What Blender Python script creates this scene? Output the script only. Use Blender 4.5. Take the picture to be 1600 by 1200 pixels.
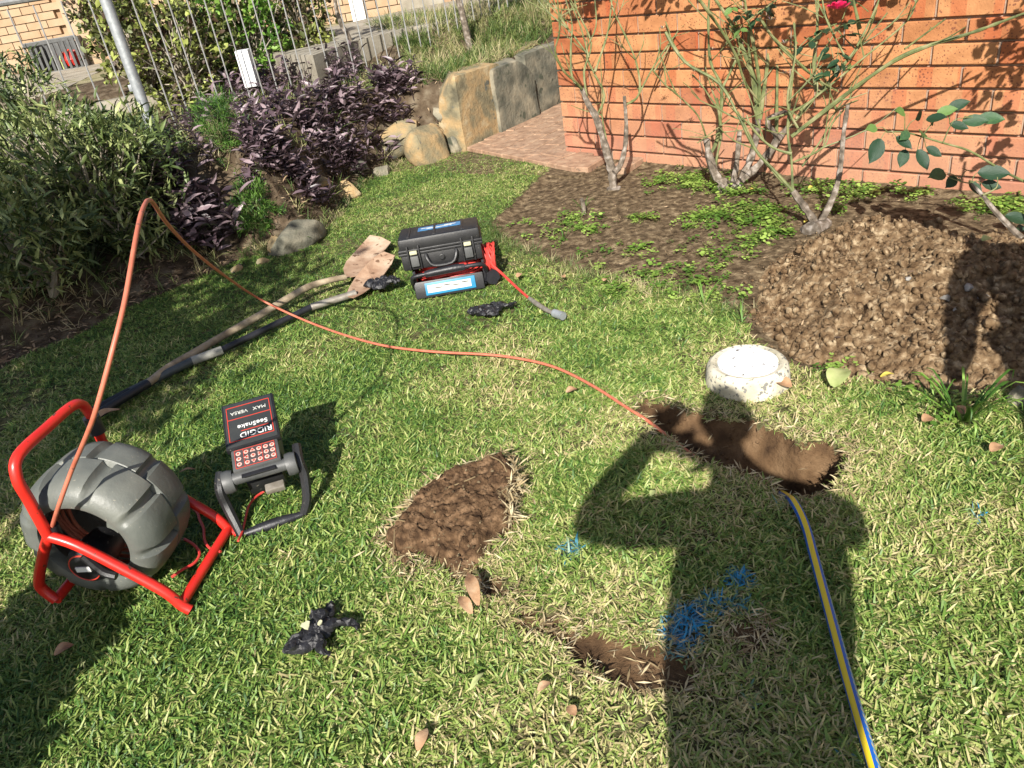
import bpy, bmesh, math, random
import numpy as np
from mathutils import Vector, Matrix, Euler, Quaternion
PI = math.pi
sc = bpy.context.scene
for o in list(bpy.data.objects): bpy.data.objects.remove(o)
R = random.Random(7)
RN = np.random.RandomState(11)

# ------------------------------------------------------------------ camera
F_PX, PITCH, CR, SR, H = 1217.0, math.radians(29.2), 0.9856, 0.1693, 1.5
def ray(px, py):
    dx, dy = px - 800, py - 600
    side = dx * CR - dy * SR; v = dx * SR + dy * CR
    return Vector((side, F_PX * math.cos(PITCH) - v * math.sin(PITCH), -(F_PX * math.sin(PITCH) + v * math.cos(PITCH))))
def G(px, py, z=0.0):                       # where the line of sight meets height z
    d = ray(px, py); t = (z - H) / d.z
    return Vector((d.x * t, d.y * t, z))
def A(px, py, Y):                           # the point at forward distance Y
    d = ray(px, py); t = Y / d.y
    return Vector((d.x * t, Y, H + d.z * t))
def OP(px, py, p0, n):                      # on the plane through p0 with normal n
    d = ray(px, py); o = Vector((0, 0, H)); n = Vector(n)
    return o + d * ((Vector(p0) - o).dot(n) / d.dot(n))
cam_d = bpy.data.cameras.new('camera'); cam = bpy.data.objects.new('camera', cam_d)
sc.collection.objects.link(cam); sc.camera = cam
Fw = Vector((0, math.cos(PITCH), -math.sin(PITCH))); Vd = Vector((0, -math.sin(PITCH), -math.cos(PITCH))); Rt = Vector((1, 0, 0))
X = Rt * CR + Vd * SR; Yd = -Rt * SR + Vd * CR
m = Matrix((X, -Yd, -Fw)).transposed().to_4x4(); m.translation = Vector((0, 0, H))
cam.matrix_world = m
cam_d.sensor_width = 36; cam_d.lens = 36 * F_PX / 1600; cam_d.clip_start = 0.02; cam_d.clip_end = 400

# ------------------------------------------------------------------ light
sd = ray(1050, 690).normalized()            # direction the sunlight travels
AZ = math.atan2(sd.x, sd.y); EL = math.asin(-sd.z)
w = bpy.data.worlds.new('World'); sc.world = w; w.use_nodes = True
nt = w.node_tree; nt.nodes.clear()
sky = nt.nodes.new('ShaderNodeTexSky'); sky.sky_type = 'NISHITA'; sky.sun_disc = False
sky.sun_elevation = EL; sky.sun_rotation = AZ + PI; sky.air_density = 1.0; sky.dust_density = 1.5
bg = nt.nodes.new('ShaderNodeBackground'); bg.inputs[1].default_value = 0.075
wo = nt.nodes.new('ShaderNodeOutputWorld')
nt.links.new(sky.outputs[0], bg.inputs[0]); nt.links.new(bg.outputs[0], wo.inputs[0])
sl = bpy.data.lights.new('sun', 'SUN'); sl.energy = 5.0; sl.angle = math.radians(0.53); sl.color = (1, 0.95, 0.87)
so = bpy.data.objects.new('sun', sl); sc.collection.objects.link(so)
so.rotation_mode = 'QUATERNION'; so.rotation_quaternion = Vector((0, 0, -1)).rotation_difference(sd); so.location = (-3, -8, 9)
sc.view_settings.view_transform = 'Standard'; sc.view_settings.look = 'None'
sc.view_settings.gamma = 1; sc.view_settings.use_curve_mapping = False
sc.view_settings.exposure = 0.92

# ------------------------------------------------------------------ noise
def _h(ix, iy, iz=0, s=0):
    ix = np.asarray(ix).astype(np.int64); iy = np.asarray(iy).astype(np.int64); iz = np.asarray(iz).astype(np.int64)
    n = (ix * 374761393 + iy * 668265263 + iz * 2147483647 + s * 974634777) & 0xffffffff
    n = ((n ^ (n >> 13)) * 1274126177) & 0xffffffff
    n = (n ^ (n >> 16)) & 0xffffffff
    return n / 4294967295.0
def vn(x, y, s=0):
    x = np.asarray(x, float); y = np.asarray(y, float)
    ix = np.floor(x); iy = np.floor(y); fx = x - ix; fy = y - iy
    fx = fx * fx * (3 - 2 * fx); fy = fy * fy * (3 - 2 * fy)
    a = _h(ix, iy, 0, s); b = _h(ix + 1, iy, 0, s); c = _h(ix, iy + 1, 0, s); d = _h(ix + 1, iy + 1, 0, s)
    return (a * (1 - fx) + b * fx) * (1 - fy) + (c * (1 - fx) + d * fx) * fy
def fbm(x, y, s=0, o=4, g=0.5):
    t = 0; a = 1; n = 0
    for i in range(o):
        t = t + a * vn(x * 2 ** i, y * 2 ** i, s + i * 17); n += a; a *= g
    return t / n - 0.5
def vn3(p, s=0):
    i = np.floor(p); f = p - i; f = f * f * (3 - 2 * f); r = 0
    for dx in (0, 1):
        for dy in (0, 1):
            for dz in (0, 1):
                wgt = (f[:, 0] if dx else 1 - f[:, 0]) * (f[:, 1] if dy else 1 - f[:, 1]) * (f[:, 2] if dz else 1 - f[:, 2])
                r = r + wgt * _h(i[:, 0] + dx, i[:, 1] + dy, i[:, 2] + dz, s)
    return r
def fbm3(p, s=0, o=4, g=0.5):
    t = 0; a = 1; n = 0
    for i in range(o): t = t + a * vn3(p * 2 ** i, s + 13 * i); n += a; a *= g
    return t / n - 0.5
def worley(x, y, s=0):                      # distance to nearest and second nearest cell point
    x = np.asarray(x, float); y = np.asarray(y, float)
    ix = np.floor(x); iy = np.floor(y); d1 = np.full(x.shape, 9.0); d2 = np.full(x.shape, 9.0); cid = np.zeros(x.shape)
    for dx in (-1, 0, 1):
        for dy in (-1, 0, 1):
            cx = ix + dx; cy = iy + dy
            qx = cx + _h(cx, cy, 1, s); qy = cy + _h(cx, cy, 2, s)
            d = np.hypot(qx - x, qy - y); m_ = d < d1
            d2 = np.where(m_, d1, np.minimum(d2, d)); cid = np.where(m_, _h(cx, cy, 3, s), cid); d1 = np.where(m_, d, d1)
    return d1, d2, cid
def sstep(a, b, x):
    t = np.clip((x - a) / (b - a), 0, 1); return t * t * (3 - 2 * t)
def inpoly(x, y, poly):
    x = np.asarray(x, float); y = np.asarray(y, float); r = np.zeros(x.shape, bool); n = len(poly)
    for i in range(n):
        x0, y0 = poly[i][:2]; x1, y1 = poly[(i + 1) % n][:2]
        if y0 == y1: continue
        c = ((y0 > y) != (y1 > y)) & (x < (x1 - x0) * (y - y0) / (y1 - y0) + x0); r ^= c
    return r
def dpoly(x, y, pts, closed=True):          # distance to a polyline, and the index of the nearest segment
    x = np.asarray(x, float); y = np.asarray(y, float); best = np.full(x.shape, 1e9); idx = np.zeros(x.shape)
    n = len(pts)
    for i in range(n if closed else n - 1):
        x0, y0 = pts[i][:2]; x1, y1 = pts[(i + 1) % n][:2]; dx, dy = x1 - x0, y1 - y0; L = dx * dx + dy * dy + 1e-12
        t = np.clip(((x - x0) * dx + (y - y0) * dy) / L, 0, 1)
        d = np.hypot(x - x0 - t * dx, y - y0 - t * dy); m_ = d < best
        best = np.where(m_, d, best); idx = np.where(m_, i + t, idx)
    return best, idx
PG = lambda L: [G(*p)[:2] for p in L]

# ------------------------------------------------------------------ materials
def mat(name, cols, scale=8.0, rough=0.6, bump=0.0, bscale=None, metal=0.0, tint=None, coord='Object', detail=6.0,
        spec=0.5, obj_rand=False, contrast=(0.3, 0.7), speck=None, trans=0.0, tint_type='GEOMETRY', coat=0.0):
    """noise-driven colour ramp; tint = attribute name that shifts along a second ramp"""
    M = bpy.data.materials.new(name); M.use_nodes = True; t = M.node_tree; N = t.nodes; L = t.links
    b = N['Principled BSDF']; b.inputs['Roughness'].default_value = rough; b.inputs['Metallic'].default_value = metal
    b.inputs['Specular IOR Level'].default_value = spec
    if coat: b.inputs['Coat Weight'].default_value = coat; b.inputs['Coat Roughness'].default_value = 0.15
    tc = N.new('ShaderNodeTexCoord'); co = tc.outputs[coord]
    if obj_rand:
        oi = N.new('ShaderNodeObjectInfo'); ad = N.new('ShaderNodeVectorMath'); ad.operation = 'MULTIPLY_ADD'
        ad.inputs[1].default_value = (37, 53, 71)
        L.new(oi.outputs['Random'], ad.inputs[0]); L.new(co, ad.inputs[2]); co = ad.outputs[0]
    nz = N.new('ShaderNodeTexNoise'); nz.inputs['Scale'].default_value = scale; nz.inputs['Detail'].default_value = detail
    L.new(co, nz.inputs['Vector'])
    rp = N.new('ShaderNodeValToRGB'); e = rp.color_ramp.elements
    cols = [c if len(c) == 4 else (*c, 1) for c in cols]
    if len(cols) == 1: cols = cols * 2
    e[0].position = contrast[0]; e[0].color = cols[0]; e[1].position = contrast[1]; e[1].color = cols[-1]
    for i, c in enumerate(cols[1:-1]):
        q = e.new(contrast[0] + (contrast[1] - contrast[0]) * (i + 1) / (len(cols) - 1)); q.color = c
    if tint:
        at = N.new('ShaderNodeAttribute'); at.attribute_name = tint; at.attribute_type = tint_type
        if tint_type == 'OBJRAND':
            pass
        mx = N.new('ShaderNodeMath'); mx.operation = 'MULTIPLY_ADD'; mx.inputs[1].default_value = 0.85; mx.use_clamp = True
        m2 = N.new('ShaderNodeMath'); m2.operation = 'MULTIPLY_ADD'; m2.inputs[1].default_value = 0.3; m2.inputs[2].default_value = -0.08
        L.new(nz.outputs[0], m2.inputs[0]); L.new(at.outputs['Fac'], mx.inputs[0]); L.new(m2.outputs[0], mx.inputs[2]); L.new(mx.outputs[0], rp.inputs[0])
    else:
        L.new(nz.outputs[0], rp.inputs[0])
    col = rp.outputs[0]
    if speck:                                # (colour, scale, threshold)
        n2 = N.new('ShaderNodeTexNoise'); n2.inputs['Scale'].default_value = speck[1]; n2.inputs['Detail'].default_value = 2
        L.new(co, n2.inputs['Vector'])
        r2 = N.new('ShaderNodeValToRGB'); r2.color_ramp.elements[0].position = speck[2]; r2.color_ramp.elements[0].color = (0, 0, 0, 1)
        r2.color_ramp.elements[1].position = speck[2] + 0.04; L.new(n2.outputs[0], r2.inputs[0])
        mx2 = N.new('ShaderNodeMix'); mx2.data_type = 'RGBA'; L.new(r2.outputs[0], mx2.inputs['Factor']); L.new(col, mx2.inputs['A'])
        mx2.inputs['B'].default_value = (*speck[0], 1); col = mx2.outputs['Result']
    L.new(col, b.inputs['Base Color'])
    if bump:
        n3 = N.new('ShaderNodeTexNoise'); n3.inputs['Scale'].default_value = bscale or scale * 4; n3.inputs['Detail'].default_value = 8
        n3.inputs['Roughness'].default_value = 0.65
        L.new(co, n3.inputs['Vector']); bp = N.new('ShaderNodeBump'); bp.inputs['Strength'].default_value = 1; bp.inputs['Distance'].default_value = bump
        L.new(n3.outputs[0], bp.inputs['Height']); L.new(bp.outputs[0], b.inputs['Normal'])
    if trans:
        tr = N.new('ShaderNodeBsdfTranslucent'); ms = N.new('ShaderNodeMixShader'); ms.inputs[0].default_value = trans
        L.new(col, tr.inputs[0]); L.new(b.outputs[0], ms.inputs[1]); L.new(tr.outputs[0], ms.inputs[2]); L.new(ms.outputs[0], N['Material Output'].inputs[0])
    M['_'] = 1
    return M
M = {}
M['soil'] = mat('dark_soil', [(.050, .034, .018), (.14, .10, .058), (.31, .24, .145)], 24, 0.95, 0.016, 75, detail=10, contrast=(.33, .72), spec=.15)
M['thatch'] = mat('lawn_thatch', [(.03, .032, .012), (.09, .085, .038), (.17, .15, .08)], 30, 0.95, 0.01, 90, spec=.1)
M['clay'] = mat('clay_soil', [(.045, .026, .014), (.11, .065, .033), (.19, .12, .065)], 13, 0.95, 0.010, 70, detail=10, spec=.15)
M['pile'] = mat('pile_soil', [(.06, .035, .018), (.155, .098, .052), (.235, .16, .09), (.42, .32, .20)], 30, 0.95, 0.012, 130, detail=10, contrast=(.3, .68), spec=.12)
M['bank'] = mat('bank_soil', [(.035, .026, .016), (.09, .065, .042), (.16, .13, .09)], 12, 0.95, 0.012, 50, detail=10, spec=.1)
M['far'] = mat('yard_earth', [(.12, .12, .05), (.22, .2, .11), (.3, .26, .17)], 4, 0.95, 0.01, 30, spec=.1)
M['concrete'] = mat('worn_concrete', [(.19, .165, .125), (.27, .24, .185), (.34, .31, .25)], 5, 0.9, 0.004, 60)
M['stone'] = mat('sandstone', [(.09, .08, .05), (.20, .17, .10), (.34, .23, .11), (.38, .31, .19)], 5.5, 0.92, 0.012, 26, detail=12, speck=((.10, .10, .08), 9, .66), obj_rand=True)
M['greystone'] = mat('weathered_stone', [(.06, .06, .045), (.12, .115, .085), (.20, .18, .13), (.31, .27, .19)], 6, 0.94, 0.012, 26, detail=12, speck=((.07, .075, .05), 8, .64), obj_rand=True)
M['paver'] = mat('clay_paver', [(.21, .125, .075), (.31, .19, .12), (.38, .26, .17)], 14, 0.9, 0.003, 80, obj_rand=True, speck=((.14, .10, .07), 40, .64))
M['mortar'] = mat('mortar', [(.26, .18, .13), (.36, .27, .20)], 20, 0.95, 0.003, 120)
M['bark'] = mat('rose_bark', [(.05, .04, .028), (.15, .12, .09), (.34, .30, .26)], 28, 0.85, 0.006, 80, detail=8)
M['cane'] = mat('green_cane', [(.05, .065, .022), (.13, .15, .052), (.24, .22, .11)], 16, 0.6, 0.002, 60)
M['twig'] = mat('grey_twig', [(.24, .20, .15), (.42, .37, .29)], 20, 0.85, 0.003, 60)
M['roseleaf'] = mat('rose_leaf', [(.015, .045, .02), (.035, .09, .035), (.11, .20, .05)], 6, 0.42, 0.002, 40, tint='tint', trans=.18)
M['olive'] = mat('olive_leaf', [(.04, .065, .020), (.13, .18, .05), (.36, .40, .16)], 6, 0.5, tint='tint', trans=.2)
M['purple'] = mat('purple_leaf', [(.035, .022, .026), (.10, .065, .078), (.28, .21, .225)], 5, 0.4, tint='tint', trans=.12)
M['fern'] = mat('fern_leaf', [(.05, .13, .015), (.12, .25, .03), (.23, .38, .07)], 6, 0.55, tint='tint', trans=.3)
M['fernd'] = mat('dark_fern', [(.02, .07, .01), (.055, .14, .018), (.14, .26, .04)], 6, 0.55, tint='tint', trans=.25)
M['strap'] = mat('strap_leaf', [(.04, .07, .02), (.11, .15, .05), (.30, .33, .15)], 6, 0.5, tint='tint', trans=.25)
M['hedge'] = mat('hedge_leaf', [(.06, .035, .02), (.07, .085, .025), (.14, .17, .04), (.32, .36, .09)], 6, 0.55, tint='tint', trans=.2)
M['weed'] = mat('weed_leaf', [(.07, .15, .02), (.16, .28, .04), (.30, .42, .09)], 6, 0.55, tint='tint', tint_type='INSTANCER', trans=.25)
M['longgrass'] = mat('long_grass', [(.06, .11, .02), (.15, .21, .05), (.33, .34, .13), (.42, .36, .2)], 6, 0.6, tint='tint', tint_type='INSTANCER', trans=.25)
M['galv'] = mat('galvanised_steel', [(.28, .30, .31), (.42, .44, .45)], 30, 0.5, 0.0005, 80, metal=.5)
M['picket'] = mat('pale_picket', [(.24, .24, .235), (.36, .36, .345)], 30, 0.45, metal=.3)
M['red'] = mat('red_paint', [(.50, .016, .010), (.62, .026, .016)], 9, 0.36, 0.0003, 50, speck=((.10, .035, .02), 38, .655), coat=.15)
M['grey'] = mat('grey_drum', [(.075, .082, .074), (.115, .122, .108), (.17, .175, .15)], 7, 0.46, 0.0012, 90, spec=.5, speck=((.26, .24, .19), 110, .70), detail=12)
M['black'] = mat('black_plastic', [(.008, .008, .009), (.016, .016, .017)], 30, 0.45, 0.0006, 200, speck=((.12, .11, .09), 90, .70))
M['rubber'] = mat('black_rubber', [(.008, .008, .010), (.020, .020, .024)], 12, 0.42, 0.002, 60)
M['glove'] = mat('thin_black_rubber', [(.006, .006, .008), (.018, .018, .021)], 9, 0.5, 0.004, 45, speck=((.10, .09, .07), 30, .70))
M['greycase'] = mat('dark_grey_plastic', [(.05, .052, .052), (.085, .087, .085)], 20, 0.5, 0.0004, 160)
M['label'] = mat('black_label', [(.030, .032, .032), (.040, .042, .040)], 20, 0.35)
M['pad'] = mat('keypad_dark', [(.05, .04, .04), (.07, .06, .06)], 20, 0.4)
M['redline'] = mat('red_line', [(.55, .05, .03)], 5, 0.45)
M['white'] = mat('white_print', [(.72, .72, .70)], 5, 0.5)
M['key'] = mat('pale_key', [(.62, .30, .25), (.70, .42, .36)], 60, 0.5)
M['orange'] = mat('orange_cable', [(.40, .105, .06), (.50, .16, .095)], 30, 0.5, speck=((.25, .09, .06), 60, .66))
M['redcord'] = mat('red_cord', [(.50, .035, .03), (.58, .06, .045)], 30, 0.45)
M['wood'] = mat('muddy_wood', [(.15, .11, .07), (.30, .24, .16), (.42, .35, .25)], 14, 0.9, 0.003, 50)
M['blade'] = mat('muddy_rust', [(.26, .15, .09), (.40, .27, .18), (.50, .38, .27)], 9, 0.9, 0.003, 40, detail=9, speck=((.16, .09, .05), 22, .63))
M['greyfib'] = mat('grey_fibreglass', [(.045, .052, .055), (.07, .078, .08)], 20, 0.4)
M['tape'] = mat('pale_tape', [(.22, .22, .19), (.32, .31, .27)], 20, 0.7)
M['steel'] = mat('dull_steel', [(.22, .19, .15), (.38, .35, .30)], 30, 0.5, 0.001, 60, metal=.5)
M['cap_c'] = mat('cast_concrete', [(.34, .31, .22), (.50, .46, .35), (.60, .56, .46)], 12, 0.9, 0.004, 60, speck=((.17, .165, .15), 66, .575))
M['cap_w'] = mat('white_cap', [(.66, .68, .70), (.80, .82, .84)], 8, 0.5, 0.001, 50, speck=((.16, .15, .13), 52, .655))
M['blue'] = mat('blue_sticker', [(.02, .10, .32), (.06, .28, .50)], 60, 0.4)
M['cyan'] = mat('cyan_sticker', [(.012, .16, .30), (.02, .20, .36)], 40, 0.4)
M['cream'] = mat('cream_print', [(.45, .46, .42), (.62, .62, .56)], 60, 0.5)
M['latch'] = mat('latch_dirt', [(.32, .32, .20), (.48, .47, .31)], 60, 0.6)
M['dryleaf'] = mat('dry_leaf', [(.20, .10, .05), (.36, .21, .11), (.45, .30, .18)], 20, 0.75, 0.002, 60, obj_rand=True)
M['yleaf'] = mat('yellow_leaf', [(.42, .34, .05), (.60, .50, .10)], 20, 0.7)
M['greenleaf'] = mat('pale_leaf', [(.25, .30, .10), (.42, .45, .20)], 20, 0.6)
M['pink'] = mat('rose_petal', [(.55, .01, .07), (.75, .03, .16)], 20, 0.5, trans=.2)
M['housebrick'] = mat('pale_house_brick', [(.27, .165, .09), (.35, .24, .145), (.39, .29, .19)], 3, 0.9, 0.002, 60, obj_rand=True)
M['whitepaint'] = mat('white_paint', [(.72, .73, .74), (.8, .8, .8)], 4, 0.5)
M['roof'] = mat('roof_tile', [(.2, .09, .06), (.3, .14, .09)], 4, 0.8)
M['skin'] = mat('skin', [(.42, .25, .18), (.5, .31, .23)], 10, 0.55)
M['shirt'] = mat('work_shirt', [(.05, .08, .14), (.07, .10, .18)], 30, 0.85, .001, 200)
M['hivis'] = mat('orange_shirt', [(.6, .22, .03), (.65, .28, .05)], 30, 0.85)
M['trouser'] = mat('work_trouser', [(.06, .055, .05), (.09, .085, .08)], 30, 0.9)
M['boot'] = mat('brown_boot', [(.08, .05, .03), (.12, .08, .05)], 30, 0.6)
M['hair'] = mat('dark_hair', [(.02, .014, .01), (.04, .03, .02)], 60, 0.6)
M['pebble'] = mat('pale_pebble', [(.14, .125, .105), (.23, .215, .19), (.33, .31, .28)], 18, 0.85, .003, 60, obj_rand=True)

def brick_mat():
    Mx = bpy.data.materials.new('face_brick'); Mx.use_nodes = True; t = Mx.node_tree; N = t.nodes; L = t.links; b = N['Principled BSDF']
    b.inputs['Roughness'].default_value = .88; b.inputs['Specular IOR Level'].default_value = .2
    tc = N.new('ShaderNodeTexCoord'); oi = N.new('ShaderNodeObjectInfo')
    ad = N.new('ShaderNodeVectorMath'); ad.operation = 'MULTIPLY_ADD'; ad.inputs[1].default_value = (31, 57, 77)
    L.new(oi.outputs['Random'], ad.inputs[0]); L.new(tc.outputs['Object'], ad.inputs[2]); co = ad.outputs[0]
    r = N.new('ShaderNodeValToRGB'); e = r.color_ramp.elements
    e[0].position = 0; e[0].color = (.42, .18, .075, 1); e[1].position = 1; e[1].color = (.38, .14, .06, 1)
    for p, c in ((.25, (.48, .225, .10, 1)), (.5, (.52, .25, .11, 1)), (.72, (.45, .185, .08, 1)), (.88, (.35, .10, .04, 1))): q = e.new(p); q.color = c
    L.new(oi.outputs['Random'], r.inputs[0])
    n1 = N.new('ShaderNodeTexNoise'); n1.inputs['Scale'].default_value = 14; n1.inputs['Detail'].default_value = 6; L.new(co, n1.inputs['Vector'])
    r1 = N.new('ShaderNodeValToRGB'); r1.color_ramp.elements[0].position = .3; r1.color_ramp.elements[0].color = (.8, .76, .72, 1)
    r1.color_ramp.elements[1].position = .7; r1.color_ramp.elements[1].color = (1.15, 1.15, 1.15, 1); L.new(n1.outputs[0], r1.inputs[0])
    mu = N.new('ShaderNodeMix'); mu.data_type = 'RGBA'; mu.blend_type = 'MULTIPLY'; mu.inputs['Factor'].default_value = 1
    hsv = N.new('ShaderNodeHueSaturation'); hsv.inputs['Value'].default_value = .86; L.new(r.outputs[0], hsv.inputs['Color']); L.new(hsv.outputs[0], mu.inputs['A']); L.new(r1.outputs[0], mu.inputs['B'])
    # kiss-mark: a redder rectangular zone on some of the bricks
    sx = N.new('ShaderNodeSeparateXYZ'); L.new(tc.outputs['Object'], sx.inputs[0])
    wv = N.new('ShaderNodeMath'); wv.operation = 'MULTIPLY_ADD'; wv.inputs[1].default_value = 5.1
    rs = N.new('ShaderNodeMath'); rs.operation = 'MULTIPLY'; rs.inputs[1].default_value = 93.7; L.new(oi.outputs['Random'], rs.inputs[0])
    L.new(sx.outputs[0], wv.inputs[0]); L.new(rs.outputs[0], wv.inputs[2])
    fr = N.new('ShaderNodeMath'); fr.operation = 'FRACT'; L.new(wv.outputs[0], fr.inputs[0])
    st = N.new('ShaderNodeValToRGB'); st.color_ramp.elements[0].position = .60; st.color_ramp.elements[0].color = (0, 0, 0, 1)
    st.color_ramp.elements[1].position = .64; st.color_ramp.elements[1].color = (1, 1, 1, 1); L.new(fr.outputs[0], st.inputs[0])
    rs2 = N.new('ShaderNodeMath'); rs2.operation = 'MULTIPLY'; rs2.inputs[1].default_value = 41.3; L.new(oi.outputs['Random'], rs2.inputs[0])
    fr2 = N.new('ShaderNodeMath'); fr2.operation = 'FRACT'; L.new(rs2.outputs[0], fr2.inputs[0])
    gt = N.new('ShaderNodeMath'); gt.operation = 'GREATER_THAN'; gt.inputs[1].default_value = .45; L.new(fr2.outputs[0], gt.inputs[0])
    kk = N.new('ShaderNodeMath'); kk.operation = 'MULTIPLY'; L.new(gt.outputs[0], kk.inputs[0]); L.new(st.outputs[0], kk.inputs[1])
    k2 = N.new('ShaderNodeMath'); k2.operation = 'MULTIPLY'; k2.inputs[1].default_value = .45; L.new(kk.outputs[0], k2.inputs[0])
    mk = N.new('ShaderNodeMix'); mk.data_type = 'RGBA'; L.new(k2.outputs[0], mk.inputs['Factor']); L.new(mu.outputs['Result'], mk.inputs['A']); mk.inputs['B'].default_value = (.37, .075, .028, 1)
    # iron specks
    vo = N.new('ShaderNodeTexVoronoi'); vo.inputs['Scale'].default_value = 62; vo.inputs['Randomness'].default_value = 1; L.new(co, vo.inputs['Vector'])
    n4 = N.new('ShaderNodeTexNoise'); n4.inputs['Scale'].default_value = 9; L.new(co, n4.inputs['Vector'])
    th = N.new('ShaderNodeMath'); th.operation = 'MULTIPLY_ADD'; th.inputs[1].default_value = .70; th.inputs[2].default_value = -.12; L.new(n4.outputs[0], th.inputs[0])
    lt = N.new('ShaderNodeMath'); lt.operation = 'LESS_THAN'; L.new(vo.outputs['Distance'], lt.inputs[0]); L.new(th.outputs[0], lt.inputs[1])
    l2 = N.new('ShaderNodeMath'); l2.operation = 'MULTIPLY'; l2.inputs[1].default_value = .72; L.new(lt.outputs[0], l2.inputs[0])
    ms = N.new('ShaderNodeMix'); ms.data_type = 'RGBA'; L.new(l2.outputs[0], ms.inputs['Factor']); L.new(mk.outputs['Result'], ms.inputs['A']); ms.inputs['B'].default_value = (.13, .045, .03, 1)
    # damp, pale efflorescence on the lowest courses (a stain with its own shape)
    ge = N.new('ShaderNodeNewGeometry'); sz = N.new('ShaderNodeSeparateXYZ'); L.new(ge.outputs['Position'], sz.inputs[0])
    nw = N.new('ShaderNodeTexNoise'); nw.inputs['Scale'].default_value = 3; L.new(ge.outputs['Position'], nw.inputs['Vector'])
    za = N.new('ShaderNodeMath'); za.operation = 'MULTIPLY_ADD'; za.inputs[1].default_value = -.35; L.new(nw.outputs[0], za.inputs[0]); L.new(sz.outputs[2], za.inputs[2])
    zr = N.new('ShaderNodeMapRange'); zr.inputs['From Min'].default_value = -.05; zr.inputs['From Max'].default_value = .42; zr.inputs['To Min'].default_value = .5; zr.inputs['To Max'].default_value = 0
    L.new(za.outputs[0], zr.inputs['Value'])
    me = N.new('ShaderNodeMix'); me.data_type = 'RGBA'; L.new(zr.outputs[0], me.inputs['Factor']); L.new(ms.outputs['Result'], me.inputs['A']); me.inputs['B'].default_value = (.43, .24, .175, 1)
    L.new(me.outputs['Result'], b.inputs['Base Color'])
    n3 = N.new('ShaderNodeTexNoise'); n3.inputs['Scale'].default_value = 90; n3.inputs['Detail'].default_value = 6; L.new(co, n3.inputs['Vector'])
    bp = N.new('ShaderNodeBump'); bp.inputs['Distance'].default_value = .002; bp.inputs['Strength'].default_value = 1
    L.new(n3.outputs[0], bp.inputs['Height']); L.new(bp.outputs[0], b.inputs['Normal'])
    return Mx
M['brick'] = brick_mat()

def grass_mat():
    Mx = bpy.data.materials.new('lawn_blade'); Mx.use_nodes = True; t = Mx.node_tree; N = t.nodes; L = t.links; b = N['Principled BSDF']
    b.inputs['Roughness'].default_value = .5; b.inputs['Specular IOR Level'].default_value = .45
    a1 = N.new('ShaderNodeAttribute'); a1.attribute_name = 'tint'; a1.attribute_type = 'INSTANCER'
    a2 = N.new('ShaderNodeAttribute'); a2.attribute_name = 'blade'
    a3 = N.new('ShaderNodeAttribute'); a3.attribute_name = 'paint'; a3.attribute_type = 'INSTANCER'
    m1 = N.new('ShaderNodeMath'); m1.operation = 'MULTIPLY_ADD'; m1.inputs[1].default_value = .58; m1.use_clamp = True
    m0 = N.new('ShaderNodeMath'); m0.operation = 'MULTIPLY'; m0.inputs[1].default_value = .55
    L.new(a1.outputs['Fac'], m0.inputs[0]); L.new(a2.outputs['Fac'], m1.inputs[0]); L.new(m0.outputs[0], m1.inputs[2])
    r = N.new('ShaderNodeValToRGB'); e = r.color_ramp.elements
    e[0].position = 0; e[0].color = (.028, .080, .016, 1); e[1].position = 1; e[1].color = (.50, .42, .22, 1)
    for p, c in ((.22, (.060, .140, .022, 1)), (.45, (.145, .245, .042, 1)), (.68, (.27, .345, .085, 1)), (.86, (.42, .42, .16, 1))): q = e.new(p); q.color = c
    L.new(m1.outputs[0], r.inputs[0])
    mp = N.new('ShaderNodeMix'); mp.data_type = 'RGBA'
    mm = N.new('ShaderNodeMath'); mm.operation = 'MULTIPLY_ADD'; mm.inputs[1].default_value = 1.6; mm.inputs[2].default_value = -.35; mm.use_clamp = True
    mb_ = N.new('ShaderNodeMath'); mb_.operation = 'MULTIPLY_ADD'; mb_.inputs[1].default_value = -.45
    L.new(a2.outputs['Fac'], mb_.inputs[0]); L.new(a3.outputs['Fac'], mb_.inputs[2]); L.new(mb_.outputs[0], mm.inputs[0])
    L.new(mm.outputs[0], mp.inputs['Factor']); L.new(r.outputs[0], mp.inputs['A']); mp.inputs['B'].default_value = (.02, .24, .46, 1)
    L.new(mp.outputs['Result'], b.inputs['Base Color'])
    tr = N.new('ShaderNodeBsdfTranslucent'); ms = N.new('ShaderNodeMixShader'); ms.inputs[0].default_value = .25
    L.new(mp.outputs['Result'], tr.inputs[0]); L.new(b.outputs[0], ms.inputs[1]); L.new(tr.outputs[0], ms.inputs[2]); L.new(ms.outputs[0], N['Material Output'].inputs[0])
    return Mx
M['grass'] = grass_mat()

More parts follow.
